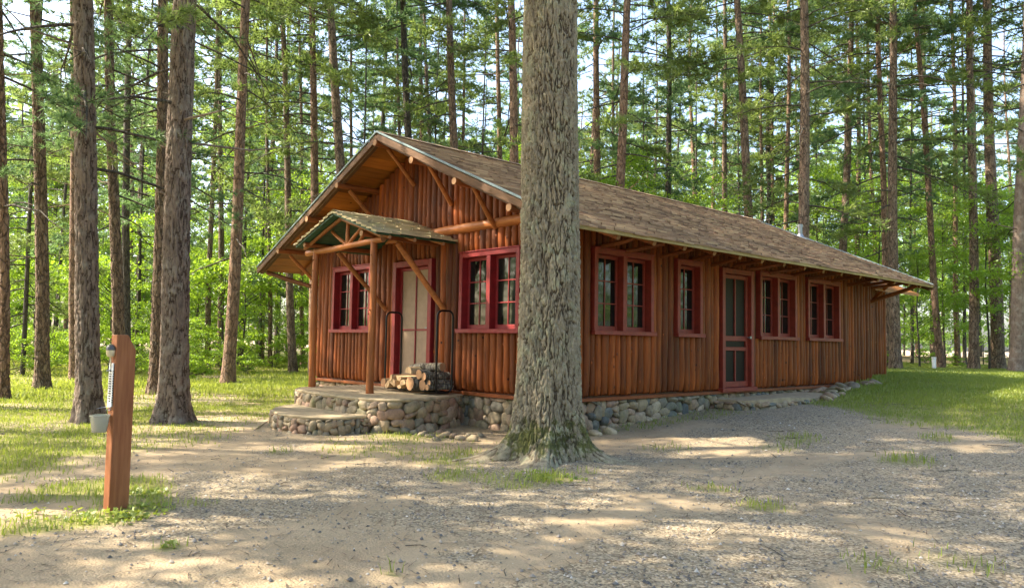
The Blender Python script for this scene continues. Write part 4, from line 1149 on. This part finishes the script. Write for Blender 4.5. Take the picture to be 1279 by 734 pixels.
# --- the big foreground tree
bigroot = np.array([TB[0], TB[1], float(gz(*TB))])
bt = empty('big_tree', bigroot); tag(bt, 'huge furrowed grey trunk with mossy flared roots standing before the cabin corner', 'tree')
lob = [(.0, .5, 1.0), (1.15, .42, .8), (2.2, .45, .9), (3.3, .4, 1.05), (4.25, .36, .7), (5.2, .42, 1.1)]
crot = math.atan2(-cd[1], -cd[0])
def rbig(TH, ZZ):
    z = np.maximum(ZZ, -.3); r0 = .345-.0085*z
    fl = .125*np.exp(-np.maximum(z, 0)/.34)
    root = 0
    for a, wd_, am in lob:
        d = np.angle(np.exp(1j*(TH-crot-a+.35*np.exp(-np.maximum(z, 0)/.2)*(.5 if am > .9 else -.5))))
        root = root+am*np.exp(-(d/(wd_*.62))**2)
    fl = fl+root*(.2*np.exp(-np.maximum(z, 0)/.22)+.42*np.exp(-np.maximum(z, 0)/.07))
    wav = .012*np.sin(TH*3+z*.7)+.01*np.sin(TH*5-z*1.3)
    return np.maximum(r0, .1)+fl+wav
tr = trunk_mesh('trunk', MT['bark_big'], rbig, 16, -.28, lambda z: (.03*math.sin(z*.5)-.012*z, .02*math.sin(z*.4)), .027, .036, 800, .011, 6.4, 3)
tr.parent = bt
random.seed(5)
big_br = MB()
for k in range(10):
    z = 8.5+k*.7; a = k*2.4; Lb = 4.2-.15*k; pts = [(0, 0, z), (math.cos(a)*Lb*.4, math.sin(a)*Lb*.4, z+.7), (math.cos(a)*Lb, math.sin(a)*Lb, z+1.6)]; big_br.tube(pts, [.1, .07, .02], 8, False, .5)
big_br.build('limbs', MT['bark'], bt, smooth=True)
bc = broad_crown(555, 9, 4.6, 7000, .15, .15, 26); add_crown(bc, bt, (0, 0, 8.0))

# --- measured trunks: (px at y430, px at y0, width px at y430, depth m, bark, label, crown idx or None, kind)
TR = [
 (110, 100, 35, None, 'bark_near', 'stout dark grey pine trunk just left of the wooden post', 0, (113, 527)),
 (219, 233, 40, None, 'bark_near', 'thickest left hand pine trunk with flared foot between wooden post and porch', 1, (219, 527)),
 (4, 0, 16, 15, 'bark_red', 'pine trunk cut off by the left edge of the photograph', 2, None),
 (52, 45, 21, None, 'bark', 'reddish brown pine trunk with sunlit side second from the left edge', 3, (57, 486)),
 (93, 90, 13, 22, 'bark_red', 'slim orange pine trunk directly behind the stout dark trunk', 4, None),
 (147, 137, 18, 19.5, 'bark', 'pale straight pine trunk behind the top of the wooden post', 0, None),
 (158, 160, 12, 24, 'bark_dark', 'slender blackish trunk touching the pale trunk behind the wooden post', 5, None),
 (196, 204, 20, None, 'bark', 'grey pine trunk immediately left of the thickest left hand trunk', 2, (198, 492)),
 (260, 272, 8, 30, 'bark', 'thin curved pale trunk right of the thickest left hand trunk', 1, None),
 (287, 309, 17, None, 'bark_red', 'leaning reddish pine trunk midway between thick trunk and porch post', 3, (286, 479)),
 (275, 276, 9, 33, 'bark', 'thin grey trunk just left of the leaning reddish pine', 4, None),
 (302, 318, 5, 36, 'bark_dark', 'very thin dark leaning stem right of the leaning reddish pine', None, None),
 (337, 333, 6, 34, 'bark', 'thin upright trunk in the bright brush left of the leaning porch side pine', 5, None),
 (365, 352, 11, None, 'bark', 'pine trunk leaning left seen under the left eave corner', 0, (368, 466)),
 (378, 374, 6, 37, 'bark_red', 'thin pale trunk behind the left porch post', 2, None),
 (392, 391, 13, 27, 'bark_red', 'sunlit pine trunk rising behind the left slope of the gable', 1, None),
 (437, 414, 16, 26, 'bark', 'grey pine trunk leaning left behind the middle of the left roof slope', 3, None),
 (500, 497, 6, 38, 'bark', 'thin trunk just left of the dark trunk above the roof peak', 5, None),
 (521, 504, 13, 28, 'bark_dark', 'dark pine trunk rising just right of the roof peak', 2, None),
 (552, 528, 8, 38, 'bark', 'slim leaning trunk between the two dark trunks above the front roof', 0, None),
 (578, 561, 14, 27, 'bark', 'brown pine trunk leaning left above the front part of the roof', 4, None),
 (625, 622, 9, 34, 'bark_red', 'slim trunk a little left of the huge foreground trunk', 1, None),
 (649, 637, 15, 26, 'bark_red', 'reddish pine trunk half hidden by the left side of the huge trunk', 3, None),
 (743, 746, 12, 29, 'bark_red', 'straight reddish trunk right of the huge foreground trunk', 5, None),
 (763, 785, 15, 26, 'bark_red', 'sunlit trunk leaning right, second to the right of the huge trunk', 0, None),
 (762, 768, 6, 36, 'bark', 'thin stem between the two reddish trunks right of the huge trunk', None, None),
 (836, 834, 10, 30, 'bark_dark', 'dark trunk with dense blue green boughs above the middle of the roof', None, None),
 (908, 904, 9, 33, 'bark', 'slim trunk left of the thick leaning trunk above the rear roof', 2, None),
 (947, 919, 14, 26, 'bark', 'thick dark trunk leaning left above the rear part of the roof', 4, None),
 (951, 951, 6, 38, 'bark', 'thin trunk right beside the thick leaning trunk over the roof', 1, None),
 (965, 966, 6, 40, 'bark_red', 'thin reddish trunk left of the pine behind the vent pipe', 5, None),
 (982, 985, 8, 34, 'bark_red', 'slim sunlit trunk just left of the pine behind the vent pipe', 3, None),
 (1006, 1003, 17, 24, 'bark', 'straight thick grey pine trunk directly behind the roof vent pipe', 0, None),
 (1047, 1066, 12, 29, 'bark', 'grey trunk leaning right, first one right of the vent pipe', 2, None),
 (1072, 1071, 8, 34, 'bark', 'slim trunk rising behind the rear roof slope left of the pale pair', 1, None),
 (1096, 1082, 7, 36, 'bark_red', 'thin reddish trunk behind the lower end of the roof', 4, None),
 (1107, 1097, 10, 27, 'bark_red', 'pinkish trunk of the pair standing right behind the cabin end', 5, None),
 (1118, 1114, 15, 25.5, 'bark', 'thick grey trunk of the pair standing right behind the cabin end', 3, None),
 (1139, 1137, 3.5, 33, 'bark_dark', 'thin dark sapling stem left of the white marker post', None, None),
 (1173, 1142, 10, 27, 'bark_red', 'reddish trunk leaning left just right of the white marker post', 1, None),
 (1196, 1189, 8, 30, 'bark_red', 'slim brown trunk between the leaning reddish trunk and the straight grey one', 0, None),
 (1205, 1203, 5, 33, 'bark_dark', 'thin dark stem touching the left side of the straight grey trunk', None, None),
 (1216, 1212, 14, 26, 'bark', 'straight grey pine trunk on the right lawn edge', 2, None),
 (1245, 1232, 19, 27, 'bark', 'wide pale trunk partly hidden by maple leaves on the lawn edge', 4, None),
 (1271, 1283, 20, 24, 'bark_near', 'stout sunlit trunk at the right edge of the photograph', 3, None),
]
random.seed(21)
def place_tree(k, x0, x1, wpx, dep, bark, label, ci, base):
    if base is not None:
        g = gp(*base); dep = (np.array([g[0], g[1], -.5])-CP)@cd
    P0 = at(x0, 430, dep); P1 = at(x1, 0, dep); dz = P1[2]-P0[2]; s = (P1-P0)/dz
    zb = float(gz(P0[0], P0[1])); B = P0+s*(zb-P0[2]); root = empty('pine_tree', (B[0], B[1], zb))
    tag(root, label, 'tree', 'tall pines around the cabin')
    r0 = wpx/FPX*dep/2/math.sqrt(1+((x0-640)/FPX)**2)*.95-(.012 if dep < 21 else 0); Ht = random.uniform(21, 25)
    sx, sy = s[0], s[1]; ph = random.random()*6
    axis = lambda z: (sx*z+.035*math.sin(.45*z+ph)*min(1, z/2+.01), sy*z+.035*math.cos(.4*z+ph)*min(1, z/2+.01))
    near = dep < 21
    if near:
        def rf(TH, ZZ):
            z = np.maximum(ZZ, 0); r = r0*(1.03-.036*z*1.0)
            fl = r0*.55*np.exp(-z/.28)*(1+.35*np.sin(TH*4+ph)+.2*np.sin(TH*7+2*ph))
            return np.maximum(r, r0*.35)+fl
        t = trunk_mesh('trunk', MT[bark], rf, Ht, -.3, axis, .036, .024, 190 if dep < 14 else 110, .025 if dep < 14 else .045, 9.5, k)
        t.parent = root
        mb = MB(); stub_branches(mb, axis, r0*.85, 3.0, 13, 16); me_ = t.data
        bm = bmesh.new(); bm.from_mesh(me_); tl = bm.faces.layers.float.get('tone'); vv = [bm.verts.new(q) for q in np.concatenate(mb.v)]
        for f_ in mb.f:
            try: ff_ = bm.faces.new([vv[i] for i in f_]); ff_.smooth = True; ff_[tl] = .6
            except ValueError: pass
        bm.to_mesh(me_); bm.free()
    else:
        mb = MB(); stub_branches(mb, axis, r0*.85, 4, 13, 14 if wpx > 7 else 6); zs = [-.3, 0, .25, .6]+list(np.arange(1.3, Ht, .9))+[Ht]
        rr = [r0*(1.4 if z <= 0 else 1.22 if z < .4 else 1.06 if z < .9 else max(.12, 1.03-.033*z)) for z in zs]
        mb.tube([(*axis(max(z, 0)), z) for z in zs], rr, 16, True, .5, .05)
        t = mb.build('trunk', MT[bark], root, smooth=True)
    if ci is not None:
        me = PF[ci % 2] if near else PC[ci]; o = add_crown(me, root, (sx*12*.0, sy*12*.0, 0), random.random()*6, 1)
        # shear via parent inverse: follow the lean
        o.matrix_parent_inverse = Matrix(((1, 0, sx, 0), (0, 1, sy, 0), (0, 0, 1, 0), (0, 0, 0, 1)))
        o.rotation_euler = (0, 0, random.random()*6)
    return root
for k, (x0, x1, wpx, dep, bark, label, ci, base) in enumerate(TR):
    r0_ = place_tree(k, x0, x1, wpx, dep, bark, label, ci, base)
    if 'dense blue green' in label: add_crown(PY[1], r0_, (0, 0, 1.5), 1.0, 1.15)

# --- filler trees
ut = [unit_trunk(MT['bark'], 1).build('trunk', MT['bark'], None, smooth=True), unit_trunk(MT['bark_red'], 2).build('trunk', MT['bark_red'], None, smooth=True), unit_trunk(MT['bark_dark'], 3).build('trunk', MT['bark_dark'], None, smooth=True)]
ut_me = [o.data for o in ut]
for o in ut: bpy.data.objects.remove(o)
def filler(x, y, kind, sc, label, cat='tree', group='', trunk_sc=1, crowns=None, name='pine_tree', zoff=0):
    root = empty(name, (x, y, float(gz(x, y))), random.random()*6); root.scale = (sc, sc, sc); tag(root, label, cat, group)
    t = bpy.data.objects.new('trunk', ut_me[kind]); COL.objects.link(t); t.parent = root; t.scale = (trunk_sc, trunk_sc, 1)
    add_crown(crowns, root, (0, 0, zoff)); return root
random.seed(33)
placed = []
def cabin_clear(x, y): return not (-9.5 < x < 3.5 and -4 < y < 15)
def try_place(px, dep, mind):
    q = at(px, 430, dep); x, y = q[0], q[1]
    if not cabin_clear(x, y): return None
    if any((x-a)**2+(y-b)**2 < mind**2 for a, b in placed): return None
    placed.append((x, y)); return x, y
LT = [(2, 17), (5, 19), (8, 22), (1, 23), (-3, 26), (5, 27), (9, 16)]
def blocks_lawn(x, y):
    for a_, b_ in LT:
        t = (a_-x)*(-az[0])+(b_-y)*(-az[1]); off = abs((a_-x)*az[1]-(b_-y)*az[0])
        if t > 3 and t < 26 and off < 2.4: return True
    return False
# far pines
cnt = 0
while cnt < 84:
    px = random.uniform(-260, 1560); dep = random.uniform(36, 78)
    if 1115 < px < 1260 and dep < 62 and random.random() < .75: continue
    q = try_place(px, dep, 2.3)
    if not q: continue
    if blocks_lawn(*q): placed.pop(); continue
    filler(*q, random.choice((0, 0, 1, 2)), random.uniform(.85, 1.15), 'slim background pine among many others deep in the forest', 'tree', 'background pines in the forest', random.uniform(.75, 1.1), PC[random.randrange(6)]); cnt += 1
# young dense pines at mid distance
for px, dep, v, sc in [(30, 24, 0, .9), (170, 30, 1, .8), (325, 36, 1, .8), (445, 33, 1, .85), (540, 36, 0, .9), (600, 34, 1, .8), (700, 33, 1, .8), (800, 32, 1, .75), (870, 40, 1, .9), (925, 36, 1, .8), (1020, 38, 1, .9), (1085, 40, 0, .95), (1225, 44, 1, 1), (70, 34, 0, 1), (-60, 26, 1, .9), (1330, 32, 1, 1)]:
    q = at(px, 430, dep)
    if not cabin_clear(q[0], q[1]): continue
    filler(q[0], q[1], 2, sc, 'bushy young pine with needles almost to the ground in the forest behind the cabin', 'tree', 'young bushy pines', .45, PY[v])
# broadleaf understorey
random.seed(44); nb_ = 0
def sapling(px, dep, v, sc, lab='bright green leafy young maple in the sunlit undergrowth', grp='leafy saplings in the undergrowth'):
    q = at(px, 430, dep)
    if not cabin_clear(q[0], q[1]): return
    root = empty('maple_sapling', (q[0], q[1], float(gz(q[0], q[1]))), random.random()*6); root.scale = (sc, sc, sc); tag(root, lab, 'sapling', grp)
    hh = [6, 8.5, 4, 10][v]; mb = None
    t = bpy.data.objects.new('trunk', ut_me[2]); COL.objects.link(t); t.parent = root; t.scale = (.3, .3, hh*.85/24)
    add_crown(BC[v], root)
for i in range(34):
    px = -60+i*14+random.uniform(-8, 8); sapling(px, random.uniform(27, 46), random.choice((0, 1, 2, 2, 0)), random.uniform(.75, 1.1))
for px, dep, v, sc in [(785, 27, 1, .95), (820, 28, 3, .8), (845, 30, 1, .9), (880, 29, 1, .85), (740, 31, 3, .8), (700, 30, 3, .85), (480, 31, 3, .85), (590, 33, 3, .9)]:
    sapling(px, dep, v, sc, 'leafy light green maple rising behind the cabin roof', 'maples behind the cabin roof')
for px, dep, v, sc in [(1148, 28, 0, .75), (1180, 30, 1, .8), (1235, 26, 1, .75), (1262, 29, 1, .8), (1140, 33, 3, .8), (1205, 35, 3, .85), (1100, 31, 1, .9), (1080, 33, 3, .9), (1290, 25, 0, .9), (1030, 34, 3, .9), (1060, 37, 3, .95)]:
    sapling(px, dep, v, sc, 'leafy light green maple along the far edge of the right lawn', 'maples along the lawn edge')
for i in range(46):
    px = -150+i*34+random.uniform(-14, 14); dep = random.uniform(42, 66)
    if 1110 < px < 1240 and dep < 60 and random.random() < .6: continue
    sapling(px, dep, random.choice((1, 3, 3)), random.uniform(1.1, 1.7), 'tall broadleaf tree in the pale green wall of leaves deep behind the pines', 'broadleaf trees deep in the forest')
# low brush
for i in range(70):
    px = random.uniform(-120, 420); dep = random.uniform(23, 44); q = at(px, 430, dep)
    if not cabin_clear(q[0], q[1]): continue
    root = empty('shrub', (q[0], q[1], float(gz(q[0], q[1]))), random.random()*6); s_ = random.uniform(.5, .95); root.scale = (s_, s_, s_)
    tag(root, 'low bright green leafy shrub on the forest floor left of the cabin', 'shrub', 'low shrubs on the forest floor'); add_crown(BS[random.randrange(3)], root); root.children[0].name = 'foliage'
for px, dep, sc in [(1105, 27, .35), (1120, 26.5, .3), (1075, 29, .6), (1190, 30, .45), (1238, 28, .3), (1275, 26, .4), (1155, 33, .7)]:
    q = at(px, 430, dep); root = empty('shrub', (q[0], q[1], float(gz(q[0], q[1]))), random.random()*6); root.scale = (sc,)*3
    tag(root, 'small green plant clump at the foot of the trunks on the right lawn edge', 'shrub', 'plant clumps at the lawn edge'); add_crown(BS[random.randrange(3)], root); root.children[0].name = 'foliage'
# unseen pines added around the viewer to dapple the drive and mirror in panes
random.seed(55)
SH = [(-11, -13.5), (-10.5, -7), (-13.5, -10.5), (-7.5, -8.5), (-2.5, -12.5), (3.5, -14.0), (7.0, -17), (-4.5, -17), (1.0, -19.5), (12, -11), (14, -3), (17, 5), (12.5, 12), (18, 13), (-14, -7), (9.5, -22), (20, -3), (22, -12)]
for i, (x, y) in enumerate(SH):
    filler(x, y, i % 3, random.uniform(.85, 1.05), 'unseen tall pine added around the gravel clearing for shade and pane reflections', 'tree', 'pines added around the clearing', 1.3, PC[(0, 4, 2, 5)[i % 4]])
for x, y, v in [(16, 9, 1), (19, 1, 1), (21, 8, 3), (15, 16, 1), (24, -6, 3)]:
    root = empty('maple_sapling', (x, y, float(gz(x, y)))); tag(root, 'leafy maple outside the picture right of the clearing', 'sapling', 'maples right of the clearing')
    t = bpy.data.objects.new('trunk', ut_me[2]); COL.objects.link(t); t.parent = root; t.scale = (.3, .3, .3); add_crown(BC[v], root)

# unseen broadleaf trees added left of the viewer to shade the drive
shade_crown = broad_crown(777, 10, 4.4, 11000, .12, .17, 22)
for x, y in [(-4, -10.3), (-1.5, -7.9), (-3, -13.3), (1.5, -12.5)]:
    root = empty('added_shade_tree', (x, y, float(gz(x, y)))); tag(root, 'unseen tall broadleaf tree added so its crown shades the gravel drive', 'tree', 'broadleaf trees added to shade the drive')
    t = bpy.data.objects.new('trunk', ut_me[0]); COL.objects.link(t); t.parent = root; t.scale = (1.1, 1.1, .66); add_crown(shade_crown, root, (0, 0, 7), random.random()*6)
# far forest mass
random.seed(66); N = 190000
ang = rng.uniform(-PI, PI, N); rad = rng.uniform(82, 125, N); vx0 = CP[0]+np.cos(ang)*rad; vy0 = CP[1]+np.sin(ang)*rad
top = 20+13*fbm(np.cos(ang)*14+20, np.sin(ang)*14+20, 3, 5)+4*(fbm(np.cos(ang)*60+90, np.sin(ang)*60+90, 2, 6)-.5)
zz = rng.uniform(0, 1, N)**.8*top
dirc = np.arctan2(vy0-CP[1], vx0-CP[0]); gap = (dirc > R(97)) & (dirc < R(106)) & (rad < 112)
keep = fbm(ang*40+7, zz*.35, 2, 12) > .33; keep &= ~gap
C = np.stack([vx0, vy0, zz-.6], -1)[keep]
V, F = leaf_faces(C, .75, .2, .5)
ff = npmesh('distant_forest', V, F, MT['leaf'], rng.uniform(0, .5, len(F))); tag(ff, 'hazy green mass of distant forest closing the view between the trunks', 'forest', kind='stuff')
ff.data.materials.clear(); ff.data.materials.append(leaf_mat('far_foliage', (.12, .2, .06), (.25, .36, .09), .5, (.3, .46, .1)))

# ==================================================================== right background bits
q = at(1166.5, 447, 25.5); g0 = float(gz(q[0], q[1]))
mb = MB(); mb.tube([(0, 0, -.2), (0, 0, .34), (0, 0, .36)], [.065, .065, .05], 16); mb.tube([(0, 0, .34), (0, 0, .41)], .072, 16)
o = mb.build('marker_post', MT['white'], smooth=40); o.location = (q[0], q[1], g0); tag(o, 'short white plastic marker post on the far right lawn edge', 'post')
a = at(1096, 440, 44); b = at(1290, 440, 42)
mb = MB(); a[2] = b[2] = float(gz(a[0], a[1])); dd = b-a; Ln = np.linalg.norm(dd[:2]); az_ = math.atan2(dd[1], dd[0])
Rz = np.array([[math.cos(az_), -math.sin(az_), 0], [math.sin(az_), math.cos(az_), 0], [0, 0, 1]])
mb.box((a+b)/2+np.array([0, 0, .15]), (Ln, .3, 1.0), Rz, .5, bev=.03); mb.box((a+b)/2+np.array([0, 0, .68]), (Ln, .38, .07), Rz, .5, bev=.02)
o = mb.build('low_wall', MT['concrete']); tag(o, 'low pale grey wall beyond the lawn glimpsed between the trunks', 'wall')
for px in (1108, 1139.5, 1203, 1228):
    q = at(px, 440, 38); mb = MB(); mb.tube([(0, 0, -.3), (0, 0, 1.45)], .03, 8); o = mb.build('fence_post', MT['black_metal']); o.location = (q[0], q[1], float(gz(q[0], q[1]))); tag(o, 'thin dark fence stake in front of the low pale wall', 'fence post', 'fence stakes beyond the lawn')

# ==================================================================== grass, gravel, litter
def scatter(n, x0, x1, y0, y1, maskf, zf=gzm):
    x = rng.uniform(x0, x1, n); y = rng.uniform(y0, y1, n)
    k = rng.uniform(0, 1, n) < maskf(x, y); x = x[k]; y = y[k]; return x, y
def infront(x, y, mx=100):
    dx = x-CP[0]; dy = y-CP[1]; f_ = dx*cd[0]+dy*cd[1]; s_ = dx*cr[0]+dy*cr[1]; return (f_ > 2) & (np.abs(s_) < f_*.78+1.5) & (f_ < mx)
def not_in_house(x, y):
    ok = ~((x < .03) & (x > -W-.03) & (y > -.02) & (y < L+.05)); ok &= ~((x < -.45) & (x > -W+.4) & (y > L) & (y < EXT+.05))
    for Pq in (smooth_poly(PS), smooth_poly(SS)): ok &= poly_sd(x, y, list(map(tuple, Pq))) < .03
    ok &= poly_sd(x, y, pts_step) < 0
    return ok
pts_step = [tuple(p) for p in smooth_poly(pts if False else [(.08, 3.85), (.55, 3.8), (.82, 4.3), (.9, 5.2), (.85, 6.2), (.6, 6.75), (.1, 6.7)], 2)]
def blades(name, x, y, h, wdt, m, label, z=None):
    n = len(x); z = gzm(x, y)-.005; a = rng.uniform(0, 2*PI, n); ln = rng.uniform(.1, .55, n)*h; b_ = rng.uniform(0, 2*PI, n)
    P0 = np.stack([x, y, z], -1); sd_v = np.stack([np.cos(a), np.sin(a), 0*a], -1)*wdt[:, None]/2
    mid = P0+np.stack([np.cos(b_)*ln*.35, np.sin(b_)*ln*.35, h*.6], -1); tip = P0+np.stack([np.cos(b_)*ln, np.sin(b_)*ln, h*.92], -1)
    V = np.stack([P0-sd_v, P0+sd_v, mid+sd_v*.7, mid-sd_v*.7, tip], 1).reshape(-1, 3); base = np.arange(n)*5
    F = np.concatenate([np.stack([base, base+1, base+2], -1), np.stack([base, base+2, base+3], -1), np.stack([base+3, base+2, base+4], -1)])
    tn = np.clip(.5+.8*(fbm(x*.8, y*.8, 3, 77)-.5)+rng.uniform(-.3, .3, n), 0, 1)
    o = npmesh(name, V, F, m, np.tile(tn, 3)); return tag(o, label, 'grass', kind='stuff')
# near and middle grass
x, y = scatter(520000, -16, 9, -9, 13, gmask); k = infront(x, y, 34) & not_in_house(x, y); x = x[k]; y = y[k]
d = np.hypot(x-CP[0], y-CP[1]); k = rng.uniform(0, 1, len(x)) < np.clip(1.1-d*.022, .5, 1); x = x[k]; y = y[k]
hf = .5+1.0*fbm(x*.9, y*.9, 3, 99); h = hf*rng.uniform(.02, .06, len(x))+.01
lw = sstep(-.3, .3, poly_sd(x, y, P_post)); h = h*(1+.25*lw)
sp = np.zeros(len(x)); 
for sx_, sy_, sr, sa in spotw: sp = np.maximum(sp, (np.hypot(x-sx_, y-sy_) < sr)*1.0)
h = h*(1+.6*sp)
blades('grass', x, y, h, rng.uniform(.004, .008, len(x))*(1+np.hypot(x-CP[0], y-CP[1])*.05), MT['grass'], 'short patchy green grass growing on the soil around the cabin and drive')
x, y = scatter(420000, -14, 26, 6, 33, gmask); k = infront(x, y, 60) & not_in_house(x, y); x = x[k]; y = y[k]
h = rng.uniform(.04, .085, len(x))*(.6+.8*fbm(x*.7, y*.7, 3, 98)); blades('lawn_grass', x, y, h, rng.uniform(.012, .022, len(x)), MT['grass'], 'bright sunlit lawn grass right of and beyond the cabin')
x, y = scatter(300000, -45, -6, -22, 30, gmask); k = infront(x, y, 60) & not_in_house(x, y) & (np.hypot(x-CP[0], y-CP[1]) > 17); x = x[k]; y = y[k]
h = rng.uniform(.04, .14, len(x))*(.6+.9*fbm(x*.5, y*.5, 3, 97)); blades('forest_grass', x, y, h, rng.uniform(.015, .03, len(x)), MT['grass'], 'grass covering the forest floor left of the cabin between the pines')
# leafy weeds round the post
def weeds(name, centres, label):
    C = []
    for (cx_, cy_, r0, n_) in centres:
        a = rng.uniform(0, 2*PI, n_); rr = r0*np.sqrt(rng.uniform(0, 1, n_)); xx = cx_+np.cos(a)*rr; yy = cy_+np.sin(a)*rr
        C.append(np.stack([xx, yy, gzm(xx, yy)+rng.uniform(.01, .075, n_)*(1-rr/r0*.6)], -1))
    C = np.concatenate(C); V, F = leaf_faces(C, .04, 1.2, .4); o = npmesh(name, V, F, MT['grass'], rng.uniform(0, .7, len(F))); tag(o, label, 'weeds', kind='stuff')
weeds('weeds', [(*gp(a_, b_), r0, n_) for a_, b_, r0, n_ in [(175, 640, .22, 110), (120, 648, .2, 70), (185, 618, .16, 90), (60, 645, .25, 40), (700, 600, .25, 60), (665, 596, .2, 45), (160, 650, .14, 60), (212, 684, .05, 14)]], 'low broad leafed weeds at the post foot and beside the big tree roots')
# pebbles
x, y = scatter(420000, -9, 9, -8, 9, lambda a_, b_: np.clip(.06+.5*gravelmask(a_, b_)**1.5, 0, 1)*(1-np.clip(gmask(a_, b_)*1.4, 0, 1))); k = infront(x, y, 17) & not_in_house(x, y); x = x[k]; y = y[k]
d = np.hypot(x-CP[0], y-CP[1]); k = rng.uniform(0, 1, len(x)) < np.clip(1.5-d*.1, .15, 1); x = x[k]; y = y[k]; n = len(x); print('pebbles', n)
s = rng.gamma(2.2, .0026, n)+.0025; s = np.minimum(s, .022)
oc = np.array([(1, 0, 0), (.3, .95, 0), (-.8, .6, 0), (-.8, -.6, 0), (.3, -.95, 0), (.1, .1, .75), (0, 0, -.5)])
rt = rng.uniform(0, 2*PI, n); O = oc[None]*(1+.3*(rng.uniform(-1, 1, (n, 7, 3)))); O = np.stack([O[..., 0]*np.cos(rt)[:, None]-O[..., 1]*np.sin(rt)[:, None]*.7, O[..., 0]*np.sin(rt)[:, None]+O[..., 1]*np.cos(rt)[:, None]*.7, O[..., 2]], -1)
V = O*s[:, None, None]+np.stack([x, y, gzm(x, y)+s*.25], -1)[:, None, :]
tr5 = np.array([(0, 1, 5), (1, 2, 5), (2, 3, 5), (3, 4, 5), (4, 0, 5)]); F = (np.arange(n)*7)[:, None, None]+tr5[None]
def pebble_mat():
    m, n_, l, b = mat('pebbles'); a_ = attr(n_, 'tone')
    rp = ramp(n_, [(0, (.06, .06, .065)), (.35, (.17, .16, .15)), (.65, (.25, .22, .19)), (.85, (.34, .29, .23)), (1, (.5, .47, .42))]); l.new(a_.outputs['Fac'], rp.inputs[0]); l.new(rp.outputs[0], b.inputs['Base Color']); b.inputs['Roughness'].default_value = .8; return m
o = npmesh('gravel', V.reshape(-1, 3), F.reshape(-1, 3), pebble_mat(), np.repeat(rng.uniform(0, 1, n), 5)); tag(o, 'loose grey and tan gravel scattered over the sandy drive', 'gravel', kind='stuff')
# needle litter and small twigs
x, y = scatter(70000, -12, 9, -8, 9, lambda a_, b_: .35+.4*gmask(a_, b_)); k = infront(x, y, 20) & not_in_house(x, y); x = x[k]; y = y[k]; n = len(x)
a_ = rng.uniform(0, 2*PI, n); ln = rng.uniform(.02, .07, n); wv = rng.uniform(.0015, .0035, n); z = gzm(x, y)+.006
dx, dy = np.cos(a_)*ln, np.sin(a_)*ln; sx_, sy_ = -np.sin(a_)*wv, np.cos(a_)*wv
V = np.stack([np.stack([x-dx-sx_, y-dy-sy_, z], -1), np.stack([x+dx-sx_, y+dy-sy_, z+.006], -1), np.stack([x+dx+sx_, y+dy+sy_, z+.006], -1), np.stack([x-dx+sx_, y-dy+sy_, z], -1)], 1).reshape(-1, 3)
o = npmesh('needle_litter', V, np.arange(len(V)).reshape(-1, 4), MT['bark'], rng.uniform(0, 1, n)); tag(o, 'fallen pine needles and bits of twig on the ground', 'litter', kind='stuff')
random.seed(91)
tw = MB()
for _ in range(160):
    x = random.uniform(-6, 9); y = random.uniform(-6.5, 7)
    if -W-.1 < x < 1 and y > -3: continue
    a = random.random()*PI; Lt = random.uniform(.04, .16); z = float(gzm(x, y))+.006; dx_, dy_ = math.cos(a)*Lt, math.sin(a)*Lt
    tw.tube([(x-dx_, y-dy_, z), (x+random.uniform(-.02, .02), y+random.uniform(-.02, .02), z+.008), (x+dx_, y+dy_, z)], [.0035, .003, .0015], 5, False)
o = tw.build('twigs', MT['bark_dark']); tag(o, 'small dark fallen twigs scattered over the sand and gravel', 'twigs', kind='stuff')
print('objects', len(bpy.data.objects))
